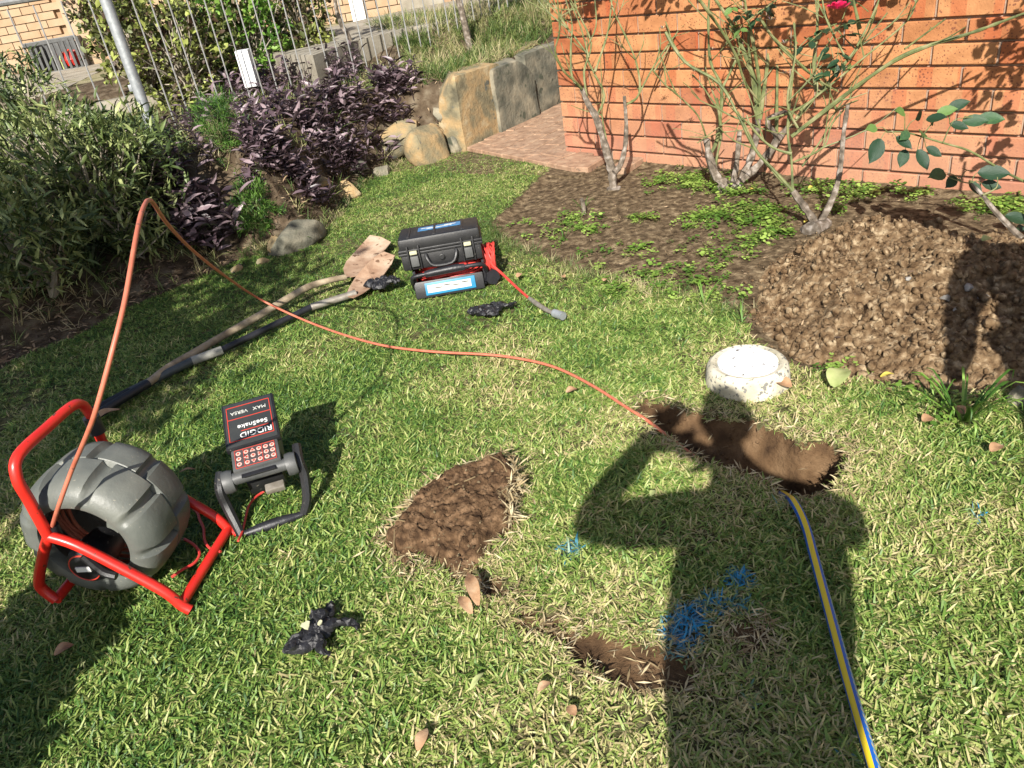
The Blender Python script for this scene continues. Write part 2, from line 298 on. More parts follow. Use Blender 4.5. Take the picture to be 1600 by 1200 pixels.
def hose_mat():
    Mx = bpy.data.materials.new('striped_hose'); Mx.use_nodes = True; t = Mx.node_tree; N = t.nodes; L = t.links; b = N['Principled BSDF']
    b.inputs['Roughness'].default_value = .4
    uv = N.new('ShaderNodeUVMap'); s = N.new('ShaderNodeSeparateXYZ'); L.new(uv.outputs[0], s.inputs[0])
    tw = N.new('ShaderNodeMath'); tw.operation = 'MULTIPLY_ADD'; tw.inputs[1].default_value = -.12; of = N.new('ShaderNodeMath'); of.operation = 'ADD'; of.inputs[1].default_value = 1.12; L.new(s.outputs[0], of.inputs[0]); L.new(s.outputs[1], tw.inputs[0]); L.new(of.outputs[0], tw.inputs[2])
    fr = N.new('ShaderNodeMath'); fr.operation = 'FRACT'; L.new(tw.outputs[0], fr.inputs[0])
    r = N.new('ShaderNodeValToRGB'); r.color_ramp.interpolation = 'CONSTANT'; e = r.color_ramp.elements
    Yl = (.72, .52, .02, 1); Bl = (.01, .10, .42, 1); Lb = (.05, .25, .50, 1)
    e[0].position = 0; e[0].color = Bl; e[1].position = .12; e[1].color = Yl
    for p, c in ((.30, Bl), (.42, Lb), (.52, Bl), (.62, Yl), (.80, Bl), (.92, Lb)): q = e.new(p); q.color = c
    L.new(fr.outputs[0], r.inputs[0])
    # diagonal braid over the light blue bands
    d = N.new('ShaderNodeMath'); d.operation = 'MULTIPLY_ADD'; d.inputs[1].default_value = 60; dd = N.new('ShaderNodeMath'); dd.operation = 'MULTIPLY'; dd.inputs[1].default_value = 8
    L.new(s.outputs[0], dd.inputs[0]); L.new(s.outputs[1], d.inputs[0]); L.new(dd.outputs[0], d.inputs[2])
    f2 = N.new('ShaderNodeMath'); f2.operation = 'FRACT'; L.new(d.outputs[0], f2.inputs[0]); g = N.new('ShaderNodeMath'); g.operation = 'GREATER_THAN'; g.inputs[1].default_value = .55; L.new(f2.outputs[0], g.inputs[0])
    r2 = N.new('ShaderNodeValToRGB'); r2.color_ramp.interpolation = 'CONSTANT'; e2 = r2.color_ramp.elements; e2[0].position = 0; e2[0].color = (0, 0, 0, 1); e2[1].position = .42; e2[1].color = (1, 1, 1, 1)
    for p, c in ((.52, (0, 0, 0, 1)), (.92, (1, 1, 1, 1))): q = e2.new(p); q.color = c
    L.new(fr.outputs[0], r2.inputs[0]); mu = N.new('ShaderNodeMath'); mu.operation = 'MULTIPLY'; L.new(g.outputs[0], mu.inputs[0]); L.new(r2.outputs[0], mu.inputs[1])
    mx = N.new('ShaderNodeMix'); mx.data_type = 'RGBA'; L.new(mu.outputs[0], mx.inputs['Factor']); L.new(r.outputs[0], mx.inputs['A']); mx.inputs['B'].default_value = (.55, .42, .14, 1)
    L.new(mx.outputs['Result'], b.inputs['Base Color']); return Mx
M['hose'] = hose_mat()

# ------------------------------------------------------------------ object helpers
COL = sc.collection
def worigin(o):
    v = Vector((0, 0, 0))
    while o is not None: v = v + o.location; o = o.parent
    return v
def thing(name, label, cat, loc=(0, 0, 0), group=None):
    o = bpy.data.objects.new(name, None); COL.objects.link(o); o.location = loc; o.empty_display_size = .05
    o['label'] = label; o['category'] = cat
    if group: o['group'] = group
    return o
def tag(o, label=None, cat=None, group=None, kind=None):
    if label: o['label'] = label
    if cat: o['category'] = cat
    if group: o['group'] = group
    if kind: o['kind'] = kind
    return o
def link(name, me, parent=None, loc=None):
    o = bpy.data.objects.new(name, me); COL.objects.link(o)
    if parent is not None: o.parent = parent
    if loc is not None: o.location = loc
    return o
def npmesh(name, V, Fq, material, parent=None, smooth=False, attrs=None, uv=None):
    """V (n,3); Fq: (m,k) array, or a list of faces"""
    V = np.asarray(V, float)
    if parent is not None: V = V - np.array(worigin(parent))
    me = bpy.data.meshes.new(name)
    if isinstance(Fq, np.ndarray):
        k = Fq.shape[1]; me.vertices.add(len(V)); me.vertices.foreach_set('co', V.astype(np.float32).ravel())
        me.loops.add(Fq.size); me.loops.foreach_set('vertex_index', Fq.astype(np.int32).ravel())
        me.polygons.add(len(Fq)); me.polygons.foreach_set('loop_start', np.arange(0, Fq.size, k, dtype=np.int32))
        me.update(calc_edges=True)
    else:
        me.from_pydata([tuple(v) for v in V], [], [tuple(f) for f in Fq]); me.update()
    if smooth: me.polygons.foreach_set('use_smooth', np.ones(len(me.polygons), bool))
    if attrs:
        for k_, (dom, arr) in attrs.items():
            a = me.attributes.new(k_, 'FLOAT', dom); a.data.foreach_set('value', np.asarray(arr, np.float32))
    if uv is not None:
        l = me.uv_layers.new(name='UVMap'); l.data.foreach_set('uv', np.asarray(uv, np.float32).ravel())
    if isinstance(material, (list, tuple)):
        for q in material: me.materials.append(q)
    else: me.materials.append(material)
    return link(name, me, parent)
class MB:
    def __init__(s, wob=0): s.wob = wob; s.v = []; s.f = []; s.uv = []; s.hasuv = False
    def add(s, V, Fs):
        n = len(s.v); s.v += [tuple(v) for v in V]; s.f += [tuple(i + n for i in f) for f in Fs]
    def box(s, c, sz, rot=None, bev=0.0):
        hx, hy, hz = sz[0] / 2, sz[1] / 2, sz[2] / 2; c = Vector(c)
        bm = bmesh.new(); bmesh.ops.create_cube(bm, size=1)
        for v in bm.verts: v.co = Vector((v.co.x * sz[0], v.co.y * sz[1], v.co.z * sz[2]))
        if bev: bmesh.ops.bevel(bm, geom=bm.edges[:], offset=bev, segments=2, profile=.6, affect='EDGES')
        mt = rot.to_matrix() if isinstance(rot, Euler) else (rot if rot is not None else Matrix.Identity(3))
        bm.verts.index_update()
        s.add([c + mt @ v.co for v in bm.verts], [[v.index for v in f.verts] for f in bm.faces]); bm.free(); return s
    def tube(s, pts, r, seg=10, sm=4, caps=True, uvtile=None, squash=1.0):
        P_, Rr = catmull(pts, r, sm); n = len(P_)
        T = [(P_[min(i + 1, n - 1)] - P_[max(i - 1, 0)]).normalized() for i in range(n)]
        u = T[0].orthogonal().normalized(); base = len(s.v); dist = 0
        for i in range(n):
            if i: u = (u - T[i] * u.dot(T[i])); u = u.normalized() if u.length > 1e-6 else T[i].orthogonal().normalized(); dist += (P_[i] - P_[i - 1]).length
            w_ = T[i].cross(u)
            if s.wob: Rr[i] *= 1 + s.wob * (random.Random(len(s.v)).random() - .5) * 2
            for j in range(seg):
                a = 2 * PI * j / seg; q = P_[i] + (u * math.cos(a) + w_ * math.sin(a)) * Rr[i]; s.v.append(tuple(q)); s.uv.append((j / seg, dist))
        for i in range(n - 1):
            for j in range(seg):
                k = (j + 1) % seg; s.f.append((base + i * seg + j, base + i * seg + k, base + (i + 1) * seg + k, base + (i + 1) * seg + j))
        if caps:
            s.f.append(tuple(base + j for j in range(seg))[::-1]); s.f.append(tuple(base + (n - 1) * seg + j for j in range(seg)))
        return s
    def lathe(s, prof, c, axis=(0, 0, 1), seg=32, mod=None):
        """prof: list of (r, h) about the axis"""
        ax = Vector(axis).normalized(); u = ax.orthogonal().normalized(); w_ = ax.cross(u); c = Vector(c); base = len(s.v)
        for (r, h_) in prof:
            for j in range(seg):
                a = 2 * PI * j / seg; rr = r * (mod(a, h_) if mod else 1)
                s.v.append(tuple(c + ax * h_ + (u * math.cos(a) + w_ * math.sin(a)) * rr))
        for i in range(len(prof) - 1):
            for j in range(seg):
                k = (j + 1) % seg; s.f.append((base + i * seg + j, base + i * seg + k, base + (i + 1) * seg + k, base + (i + 1) * seg + j))
        if prof[0][0] > 1e-5: s.f.append(tuple(base + j for j in range(seg))[::-1])
        if prof[-1][0] > 1e-5: s.f.append(tuple(base + (len(prof) - 1) * seg + j for j in range(seg)))
        return s
    def build(s, name, material, parent=None, smooth=True, uv=False, autos=0.7):
        o = npmesh(name, s.v, s.f, material, parent, smooth)
        if uv:
            l = o.data.uv_layers.new(name='UVMap')
            for poly in o.data.polygons:
                us = [s.uv[vi][0] if vi < len(s.uv) else 0 for vi in poly.vertices]; wrap = max(us) - min(us) > .5
                for li, vi in zip(poly.loop_indices, poly.vertices):
                    a, b = s.uv[vi] if vi < len(s.uv) else (0, 0)
                    l.data[li].uv = (a + 1 if wrap and a < .5 else a, b)
        if smooth and autos: 
            try: o.data.set_sharp_from_angle(angle=autos)
            except Exception: pass
        return o
def catmull(pts, r, sm):
    pts = [Vector(p) for p in pts]; n = len(pts)
    if not hasattr(r, '__len__'): r = [r] * n
    if sm <= 1 or n < 3: return pts, list(r)
    out = []; ro = []
    for i in range(n - 1):
        p0 = pts[max(i - 1, 0)]; p1 = pts[i]; p2 = pts[i + 1]; p3 = pts[min(i + 2, n - 1)]
        for k in range(sm):
            t = k / sm; t2 = t * t; t3 = t2 * t
            out.append(.5 * ((2 * p1) + (-p0 + p2) * t + (2 * p0 - 5 * p1 + 4 * p2 - p3) * t2 + (-p0 + 3 * p1 - 3 * p2 + p3) * t3))
            ro.append(r[i] * (1 - t) + r[i + 1] * t)
    out.append(pts[-1]); ro.append(r[-1]); return out, ro

# ------------------------------------------------------------------ layout lines
border_px = [(0, 575), (60, 547), (130, 520), (200, 480), (260, 457), (330, 427), (385, 402), (430, 394), (485, 380), (535, 335), (550, 300), (600, 270), (640, 250), (700, 238), (735, 232)]
border = [(-6.5, 2.2), (-3.6, 3.1)] + PG(border_px) + PG([(795, 205), (868, 170)]) + [(2.2, 9.6), (5.5, 13.3)]
border = [tuple(p) for p in border]
ramp = [1.6] * 8 + [.8, .5, .40, .40, .40, .40, .35, .2, .10, .10, .10, .10, .10]
terrace = border + [(30, 60), (-80, 90), (-90, 2)]
WC = G(885, 243); WR = G(1600, 305)                          # corner of the brick wall, a point further right on its base
wd = Vector((WR.x - WC.x, WR.y - WC.y, 0)).normalized(); wn = Vector((wd.y, -wd.x, 0)); wn = wn if wn.y < 0 else -wn
bed_px = [(862, 262), (835, 285), (800, 318), (768, 348), (772, 376), (800, 388), (850, 402), (900, 426), (960, 440), (1040, 455), (1100, 470), (1150, 490), (1185, 535), (1240, 572), (1330, 592), (1480, 615), (1620, 612)]
WCe = WC + wd * 6
bed = [tuple(p) for p in PG(bed_px)] + [(3.2, 1.9), (5.5, 1.5), tuple(WCe[:2]), tuple(WC[:2])]
hole_px = [(988, 640), (1008, 626), (1035, 630), (1075, 645), (1110, 650), (1165, 655), (1215, 672), (1255, 692), (1298, 690), (1328, 704), (1312, 728), (1306, 765), (1262, 782), (1225, 780), (1195, 752), (1150, 738), (1100, 722), (1075, 712), (1040, 685), (1005, 660)]
hole = [tuple(p) for p in PG(hole_px)]
deep = PG([(1262, 742)])[0]
trench_px = [(690, 868), (735, 905), (775, 925), (815, 965), (870, 985), (930, 1020), (1000, 1050), (1060, 1062)]
trench = [tuple(p) for p in PG(trench_px)]
bare1 = [tuple(p) for p in PG([(868, 985), (905, 990), (950, 985), (1000, 1008), (1062, 1020), (1095, 1050), (1080, 1082), (1030, 1075), (985, 1084), (935, 1058), (892, 1035)])]
bare2 = [tuple(p) for p in PG([(1135, 985), (1185, 965), (1215, 1000), (1170, 1022)])]
pile_px = [(1172, 486), (1190, 432), (1222, 402), (1262, 384), (1300, 368), (1400, 352), (1500, 372), (1620, 372), (1700, 420), (1760, 560), (1600, 606), (1500, 610), (1430, 604), (1330, 588), (1240, 560), (1200, 520)]
pile = [tuple(p) for p in PG(pile_px)]
sod_px = [(604, 852), (640, 818), (662, 788), (715, 762), (752, 750), (798, 738), (812, 772), (800, 800), (802, 828), (768, 846), (752, 880), (718, 900), (700, 888), (656, 868), (640, 878), (655, 902), (632, 885)]
sod = [tuple(p) for p in PG(sod_px)]
cap_c = G(1168, 594)

def trw(x, y): return -.01 + .052 * sstep(.30, .62, vn(x * 8, y * 8, 2)) * (.7 + .6 * vn(x * 40, y * 40, 3))
def terr_h(x, y):
    x = np.asarray(x, float); y = np.asarray(y, float)
    ins = inpoly(x, y, terrace); d, ix = dpoly(x, y, border, False)
    rw = np.interp(ix, np.arange(len(ramp)), ramp)
    z = np.where(ins, .58 * sstep(0, 1, d / rw) ** .9 + .27 * sstep(8.0, 9.3, y), 0)
    z = z + np.where(ins, .05 * fbm(x * 1.7, y * 1.7, 3) + .02 * fbm(x * 9, y * 9, 4), .016 * fbm(x * 2.2, y * 2.2, 5))
    inb = inpoly(x, y, bed); db, _ = dpoly(x, y, bed)
    soilb = inb & ~ins
    z = z + np.where(soilb, -.02 * sstep(0, .08, db) + .05 * sstep(0, .6, db) * .4 + .018 * fbm(x * 14, y * 14, 6) + .012 * fbm(x * 45, y * 45, 7, 3), 0)
    inh = inpoly(x, y, hole); dh, _ = dpoly(x, y, hole)
    ddp = np.hypot(x - deep[0], y - deep[1])
    dep = (.10 + .34 * np.exp(-(ddp / .17) ** 2)) * sstep(0, .05, dh) + .018 * fbm(x * 18, y * 18, 8) * sstep(0, .03, dh)
    z = z - np.where(inh, np.maximum(dep, 0), 0)
    dt, it = dpoly(x, y, trench, False)
    wt = trw(x, y)
    z = z - .016 * sstep(-.012, .012, wt - dt)
    for b_ in (bare1, bare2):
        ib = inpoly(x, y, b_); d3, _ = dpoly(x, y, b_); z = z - np.where(ib, .012 * sstep(0, .03, d3) + .012 * fbm(x * 40, y * 40, 19, 3), 0)
    fine = (np.abs(x) < 3) & (y < 5.5)
    z = z + np.where(fine & ~ins & ~inb & ~inh, .006 * fbm(x * 30, y * 30, 9, 2), 0)
    return z
def tz(x, y): return float(terr_h(np.array([x]), np.array([y]))[0])

# ------------------------------------------------------------------ the ground sheet, split by surface
def axis(segs):
    out = []
    for a, b, s in segs: out += list(np.arange(a, b, s))
    return np.array(out + [segs[-1][1]])
xs = axis([(-120, -30, 30), (-30, -7, 4), (-7, -3, .12), (-3, 3, .02), (3, 7, .12), (7, 30, 4), (30, 120, 30)])
ys = axis([(-120, -30, 30), (-30, -3, 3), (-3, .7, .12), (.7, 5.6, .02), (5.6, 10, .05), (10, 20, .25), (20, 40, 2), (40, 160, 30)])
XX, YY = np.meshgrid(xs, ys); shp = XX.shape
ZZ = terr_h(XX.ravel(), YY.ravel())
VV = np.stack([XX.ravel(), YY.ravel(), ZZ], 1)
ni, nj = shp; I = np.arange(ni * nj).reshape(shp)
Q = np.stack([I[:-1, :-1].ravel(), I[:-1, 1:].ravel(), I[1:, 1:].ravel(), I[1:, :-1].ravel()], 1)
cxy = VV[Q].mean(1); cx_, cy_ = cxy[:, 0], cxy[:, 1]
m_hole = inpoly(cx_, cy_, hole) | (dpoly(cx_, cy_, trench, False)[0] < trw(cx_, cy_) * .9) | inpoly(cx_, cy_, bare1) | inpoly(cx_, cy_, bare2)
m_terr = inpoly(cx_, cy_, terrace); m_bed = inpoly(cx_, cy_, bed) & ~m_terr
m_far = m_terr & (cy_ > 9.6)
lab = np.where(m_hole, 2, np.where(m_far, 4, np.where(m_terr, 3, np.where(m_bed, 1, 0))))
for k, (nm, mt) in enumerate([('lawn', 'thatch'), ('garden_bed', 'soil'), ('bare_soil', 'clay'), ('planted_bank', 'bank'), ('ground', 'far')]):
    q = Q[lab == k]; us, inv = np.unique(q, return_inverse=True)
    o = npmesh(nm, VV[us], inv.reshape(q.shape), M[mt], None, True); o['kind'] = 'structure'

# ------------------------------------------------------------------ merged leaves
def leaf_tmpl(kind):
    if kind == 'rleaf':
        st = [(0, .0), (.08, .13), (.25, .25), (.45, .29), (.65, .25), (.82, .15), (.94, .05), (1, 0)]; P_ = [(0, 0, 0)]; Fs = []
        for i in range(1, 7): x, w_ = st[i]; zc = -.12 * x * x; P_ += [(x, w_, zc + .05), (x, w_ * .5, zc + .012 * (-1) ** i + .02), (x, 0, zc), (x, -w_ * .5, zc + .012 * (-1) ** i + .02), (x, -w_, zc + .05)]
        P_.append((1, 0, -.13)); Fs = [(0, 1 + j + 1, 1 + j) for j in range(4)]
        for i in range(5):
            for j in range(4): a = 1 + i * 5 + j; Fs.append((a, a + 1, a + 6, a + 5))
        Fs += [(26 + j, 27 + j, 31) for j in range(4)]
        return np.array(P_, float), Fs
    if kind == 'plance': P_ = [(0, 0, 0), (.28, .15, .06), (.28, 0, 0), (.28, -.15, .06), (.65, .115, .02), (.65, 0, -.04), (.65, -.115, .02), (1, 0, -.16)]
    elif kind == 'lance': P_ = [(0, 0, 0), (.5, .11, .05), (.5, -.11, .05), (.5, 0, 0), (1, 0, -.06)]; P_ = [(0, 0, 0), (.28, .10, .03), (.28, 0, 0), (.28, -.10, .03), (.65, .085, .0), (.65, 0, -.04), (.65, -.085, 0), (1, 0, -.16)]
    elif kind == 'wide': P_ = [(0, 0, 0), (.25, .24, .05), (.25, 0, 0), (.25, -.24, .05), (.65, .26, .03), (.65, 0, -.04), (.65, -.26, .03), (1, 0, -.14)]
    elif kind == 'needle': P_ = [(0, 0, 0), (.5, .06, 0), (1, 0, -.05), (.5, -.06, 0)]; return np.array(P_, float), [(0, 3, 2, 1)]
    elif kind == 'strap': 
        P_ = []; 
        for i in range(6):
            t = i / 5; w_ = .022 * (1 - t ** 3) + .001; xx = math.sin(t * 1.75) / 1.2; zz = .75 * math.sin(t * 2.5) * .62; P_ += [(xx, w_, zz + .006), (xx, -w_, zz + .006)]
        return np.array(P_, float), [(2 * i, 2 * i + 1, 2 * i + 3, 2 * i + 2) for i in range(5)]
    return np.array(P_, float), [(0, 2, 1, 1), (0, 3, 2, 2), (1, 2, 5, 4), (2, 3, 6, 5), (4, 5, 7, 7), (5, 6, 7, 7)]
def merged_leaves(name, kind, pos, dirs, size, material, parent, roll=None, tint=None, seed=1, label=None):
    """pos (n,3), dirs (n,3) = the way each leaf points, size (n,)"""
    rs = np.random.RandomState(seed); T, Fs = leaf_tmpl(kind); n = len(pos)
    d = dirs / np.linalg.norm(dirs, axis=1, keepdims=True); up = np.tile([0., 0, 1], (n, 1)) + rs.normal(0, .45, (n, 3))
    s_ = np.cross(up, d); s_ /= np.linalg.norm(s_, axis=1, keepdims=True) + 1e-9; u = np.cross(d, s_)
    sz = np.asarray(size)[:, None, None]
    V = pos[:, None, :] + (T[None, :, 0:1] * d[:, None, :] + T[None, :, 1:2] * s_[:, None, :] + T[None, :, 2:3] * u[:, None, :]) * sz
    tris = []
    for f in Fs:
        f = list(dict.fromkeys(f))
        if len(f) == 3: tris.append(f)
        else: tris += [[f[0], f[1], f[2]], [f[0], f[2], f[3]]]
    tris = np.array(tris); FF = (tris[None] + (np.arange(n) * len(T))[:, None, None]).reshape(-1, 3)
    tn = rs.rand(n) if tint is None else tint
    o = npmesh(name, V.reshape(-1, 3), FF, material, parent, False, {'tint': ('FACE', np.repeat(tn, len(tris)))})
    return o
_lm = {}
def leaf_mesh(kind, key, tint):
    k = (kind, key, tint)
    if k not in _lm:
        T, Fs = leaf_tmpl(kind); me = bpy.data.meshes.new('leaf'); me.from_pydata([tuple(v) for v in T], [], [list(dict.fromkeys(f)) for f in Fs]); me.update()
        a = me.attributes.new('tint', 'FLOAT', 'FACE'); a.data.foreach_set('value', np.full(len(me.polygons), tint, np.float32))
        me.materials.append(M[key]); me.polygons.foreach_set('use_smooth', np.ones(len(me.polygons), bool)); _lm[k] = me
    return _lm[k]
def leaf_obj(kind, key, pos, d, size, parent, rs, tint=None, up=None):
    d = Vector(d).normalized(); up = Vector(up) if up is not None else Vector((rs.gauss(0, .4), rs.gauss(0, .4), 1))
    s_ = up.cross(d)
    if s_.length < 1e-4: s_ = d.orthogonal()
    s_.normalize(); u = d.cross(s_)
    mt = Matrix((d, s_, u)).transposed().to_4x4()
    tint = tint if tint is not None else rs.choice([.05, .25, .45, .65, .9])
    o = link('leaf', leaf_mesh(kind, key, tint), parent); mt = mt @ Matrix.Scale(size, 4); mt.translation = Vector(pos) - worigin(parent); o.matrix_local = mt
    return o

def shrub(name, label, cat, base, crown, radii, n_tip, kind, key, lsize, per_tip, seed, twig='twig', group=None, parts=0, spread=.9, twr=.005):
    rs = np.random.RandomState(seed); base = Vector(base); t = thing(name, label, cat, base, group)
    c = np.array(crown); rad = np.array(radii)
    u = rs.normal(size=(n_tip, 3)); u /= np.linalg.norm(u, axis=1, keepdims=True)
    lump = 1 + .45 * fbm3(u * 2.3 + seed, seed, 2)
    r_ = rs.rand(n_tip) ** .42; tips = c + u * (r_ * lump)[:, None] * rad
    gz = terr_h(tips[:, 0], tips[:, 1]); tips[:, 2] = np.maximum(tips[:, 2], gz + .03)
    mb = MB(); hub = [base + (Vector(crown) - base) * f + Vector(rs.normal(0, .04, 3)) for f in (.25, .5, .7)]
    for k in range(5):
        a = 2 * PI * k / 5 + rs.rand(); e_ = Vector(crown) + Vector((math.cos(a) * radii[0] * .5, math.sin(a) * radii[1] * .5, radii[2] * .2))
        mb.tube([base, hub[k % 3], e_], [twr * 3.2, twr * 2.4, twr * 1.2], 6, 3)
    for k in range(0, n_tip, 3):
        hb = hub[k % 3]; p = Vector(tips[k]); mid = hb.lerp(p, .55) + Vector(rs.normal(0, .04, 3)); mb.tube([hb, mid, p], [twr * 1.4, twr, twr * .6], 4, 2, False)
    mb.build('branches', M[twig], t)
    P_ = np.repeat(tips, per_tip, 0); out = (P_ - c) / rad; out /= np.linalg.norm(out, axis=1, keepdims=True) + 1e-6
    D = out * .5 + rs.normal(0, spread, P_.shape) * .8 + np.array([0, 0, .35]); P_ = P_ + rs.normal(0, lsize * .45, P_.shape)
    S = lsize * (.6 + .8 * rs.rand(len(P_)))
    tn = np.clip(np.repeat(rs.rand(n_tip), per_tip) * .55 + rs.rand(len(P_)) * .45, 0, 1)
    if parts:
        rr = random.Random(seed)
        near = np.argsort(P_[:, 1])[: parts * 3]; pick = rs.choice(near, parts, replace=False)
        for i in pick: leaf_obj(kind, key, P_[i], D[i], float(S[i]) * 1.1, t, rr)
    o = merged_leaves('foliage', kind, P_, D, S, M[key], t, tint=tn, seed=seed); o['kind'] = 'stuff'
    return t

# ------------------------------------------------------------------ brick wall
def brick_mesh(L_, Hh, D=.10, bev=.004, seed=0):
    bm = bmesh.new(); bmesh.ops.create_cube(bm, size=1)
    for v in bm.verts: v.co = Vector((v.co.x * L_, v.co.y * D, v.co.z * Hh))
    bmesh.ops.bevel(bm, geom=bm.edges[:], offset=bev, segments=1, affect='EDGES')
    rr = random.Random(seed)
    for v in bm.verts: v.co += Vector((rr.uniform(-1, 1), rr.uniform(-1, 1), rr.uniform(-1, 1))) * .0009
    me = bpy.data.meshes.new('brick'); bm.to_mesh(me); bm.free(); me.materials.append(M['brick']); return me
CH, BL = .1122, .3105; JT = .0135
wall = thing('brick_wall', 'orange face brick house wall with raked joints behind the rose bushes', 'wall', WC)
full = [brick_mesh(BL - JT, CH - JT, seed=i) for i in range(4)]; half = [brick_mesh((BL - JT * 1) / 2 - JT / 2, CH - JT, seed=9 + i) for i in range(2)]
ang = math.atan2(wd.y, wd.x); cnt = 0; inn = -wn                       # inn points into the wall
for r_ in range(14):
    z = -.045 + CH * (r_ + .5); off = 0 if r_ % 2 else -BL / 2
    for k in range(16):
        s0 = off + k * BL; s1 = s0 + BL; hb = s0 < 0
        if hb: s0 = 0
        if s0 > 4.3 or cnt > 235: continue
        me = R.choice(half if hb else full); L_ = (s1 - s0 - JT)
        c = wd * (s0 + L_ / 2) + inn * (.05 + R.uniform(-.0012, .0012))
        o = link('brick', me, wall, Vector((c.x, c.y, z))); o.rotation_euler = (0, R.uniform(-.003, .003), ang); cnt += 1
mb = MB()                                                              # mortar bed, set back; the perpends are struck nearly flush
rotw = Matrix.Rotation(ang, 3, 'Z')
def wallpt(s, dpt, z): q = WC + wd * s + inn * dpt; return Vector((q.x, q.y, z))
mb.box(wallpt(2.15, .066, .76), (4.29, .082, 1.64), rotw)
for r_ in range(14):
    z = -.045 + CH * (r_ + .5); off = 0 if r_ % 2 else -BL / 2
    for k in range(1, 15):
        s0 = off + k * BL
        if 0 < s0 < 4.25: mb.box(wallpt(s0 - JT / 2, .021, z), (JT + .001, .016, CH - JT - .004), rotw)
mb.build('mortar', M['mortar'], wall, False)
# upper wall above the photograph, return wall and eaves
mb = MB(); mb.box(wallpt(2.2, .07, 2.2), (4.4, .11, 1.24), rotw); mb.build('upper_wall', M['housebrick'], wall, False)
mb = MB(); mb.box(wallpt(.10, 1.6, 1.32), (.20, 2.95, 2.9), rotw); mb.build('return_wall', M['housebrick'], wall, False)

# ------------------------------------------------------------------ clay paver path
path = thing('paver_path', 'narrow path of worn clay pavers between the brick wall corner and the stone retaining wall', 'path', G(820, 215))
path['kind'] = 'structure'; del path['category']
pd = (Vector((*G(868, 170)[:2], 0)) - Vector((*G(735, 232)[:2], 0))).normalized(); pn = Vector((pd.y, -pd.x, 0)); pa = math.atan2(pd.y, pd.x)
o0 = G(735, 232); me_p = [brick_mesh(.295, .05, .142, .006, 20 + i) for i in range(3)]
for q in me_p: q.materials.clear(); q.materials.append(M['paver'])
mb = MB(); mb.box(o0 + pd * 1.6 + pn * .55 + Vector((0, 0, -.012)), (4.6, 1.9, .03), Matrix.Rotation(pa, 3, 'Z')); mb.build('sand_bed', M['soil'], path, False)
lawn_front = [G(735, 232), G(890, 262)]
for i in range(-2, 14):
    for j in range(12):
        c = o0 + pd * (i * .305 + (.15 if j % 2 else 0)) + pn * (.08 + j * .152)
        e1 = (lawn_front[1] - lawn_front[0]); s_ = e1.x * (c.y - lawn_front[0].y) - e1.y * (c.x - lawn_front[0].x)
        if s_ < .12: continue
        if (c - WC).dot(wd) > -.02 and (c - WC).dot(inn) > -.02: continue
        o = link('paver', R.choice(me_p), path, c - path.location + Vector((0, 0, .012 + R.uniform(-.002, .002)))); o.rotation_euler = (R.uniform(-.01, .01), R.uniform(-.01, .01), pa)

e1 = (lawn_front[1] - lawn_front[0]); el_ = e1.length; e1n = e1.normalized(); e1p = Vector((-e1n.y, e1n.x, 0)); ea = math.atan2(e1n.y, e1n.x)
for k in range(int(el_ / .31) + 1):
    for q in (0, 1):
        c = lawn_front[0] + e1n * (.15 + k * .305) + e1p * (.0 + .15 * q); o = link('paver', R.choice(me_p), path, c - path.location + Vector((0, 0, .010 + R.uniform(-.002, .002)))); o.rotation_euler = (R.uniform(-.01, .01), R.uniform(-.01, .01), ea)
def march(px, py):
    d = ray(px, py).normalized(); ts = np.arange(1.5, 16, .01); x = d.x * ts; y = d.y * ts; zz = H + d.z * ts
    i = int(np.argmax(zz < terr_h(x, y))); return Vector((x[i], y[i], zz[i]))
# ------------------------------------------------------------------ rocks
def rock_mesh(name, sz, seed, key, boxy=False, cuts=9, sub=4, nz=.05):
    bm = bmesh.new()
    if boxy:
        bmesh.ops.create_cube(bm, size=1.7); bmesh.ops.subdivide_edges(bm, edges=bm.edges[:], cuts=15, use_grid_fill=True)
        V = np.array([v.co[:] for v in bm.verts]); L6 = (np.abs(V) ** 10).sum(1) ** (1 / 10); V = V * (.85 / L6)[:, None] * .5 + V * .5
    else:
        bmesh.ops.create_icosphere(bm, subdivisions=sub, radius=1); V = np.array([v.co[:] for v in bm.verts])
    rs = np.random.RandomState(seed)
    for k in range(cuts + 4 if not boxy else 2):
        n = rs.normal(size=3); n[2] = abs(n[2]) if k % 2 else n[2]; n /= np.linalg.norm(n); lim = rs.uniform(.48, .78) if not boxy else rs.uniform(.88, 1.05)
        ov = np.maximum(V @ n - lim, 0); V = V - ov[:, None] * n * .92
    V = V * (1 + nz * 2.2 * fbm3(V * 1.6 + seed * 3.1, seed, 3))[:, None]; V = V + (fbm3(V * 7 + seed, seed + 5, 4) * nz * 1.6)[:, None] * V
    if boxy: V = V / .85
    V = V * np.array(sz) / (2 if boxy else 1)
    for v, c in zip(bm.verts, V): v.co = c
    for f in bm.faces: f.smooth = True
    me = bpy.data.meshes.new(name); bm.to_mesh(me); bm.free(); me.materials.append(M[key])
    try: me.set_sharp_from_angle(angle=.6)
    except Exception: pass
    return me
def rock(px, py, sz, seed, key, label, rz=0, z=None, lift=.35, group='rocks edging the planted bank', tilt=(0, 0), cat='rock', name='border_rock'):
    g = march(px, py + 12 * sz[2] / .1)
    o = link(name, rock_mesh(name, sz, seed, key), None, (g.x, g.y, g.z + sz[2] * .45)); o.rotation_euler = (tilt[0], tilt[1], rz); tag(o, label, cat, group); return o
rock(470, 368, (.27, .16, .14), 3, 'greystone', 'long dark grey boulder with a tan end on the lawn edge', .75, tilt=(0, .1), lift=.45)
rock(437, 384, (.10, .09, .085), 33, 'stone', 'tan broken stone at the lower left end of the long dark boulder', .2, lift=.4)
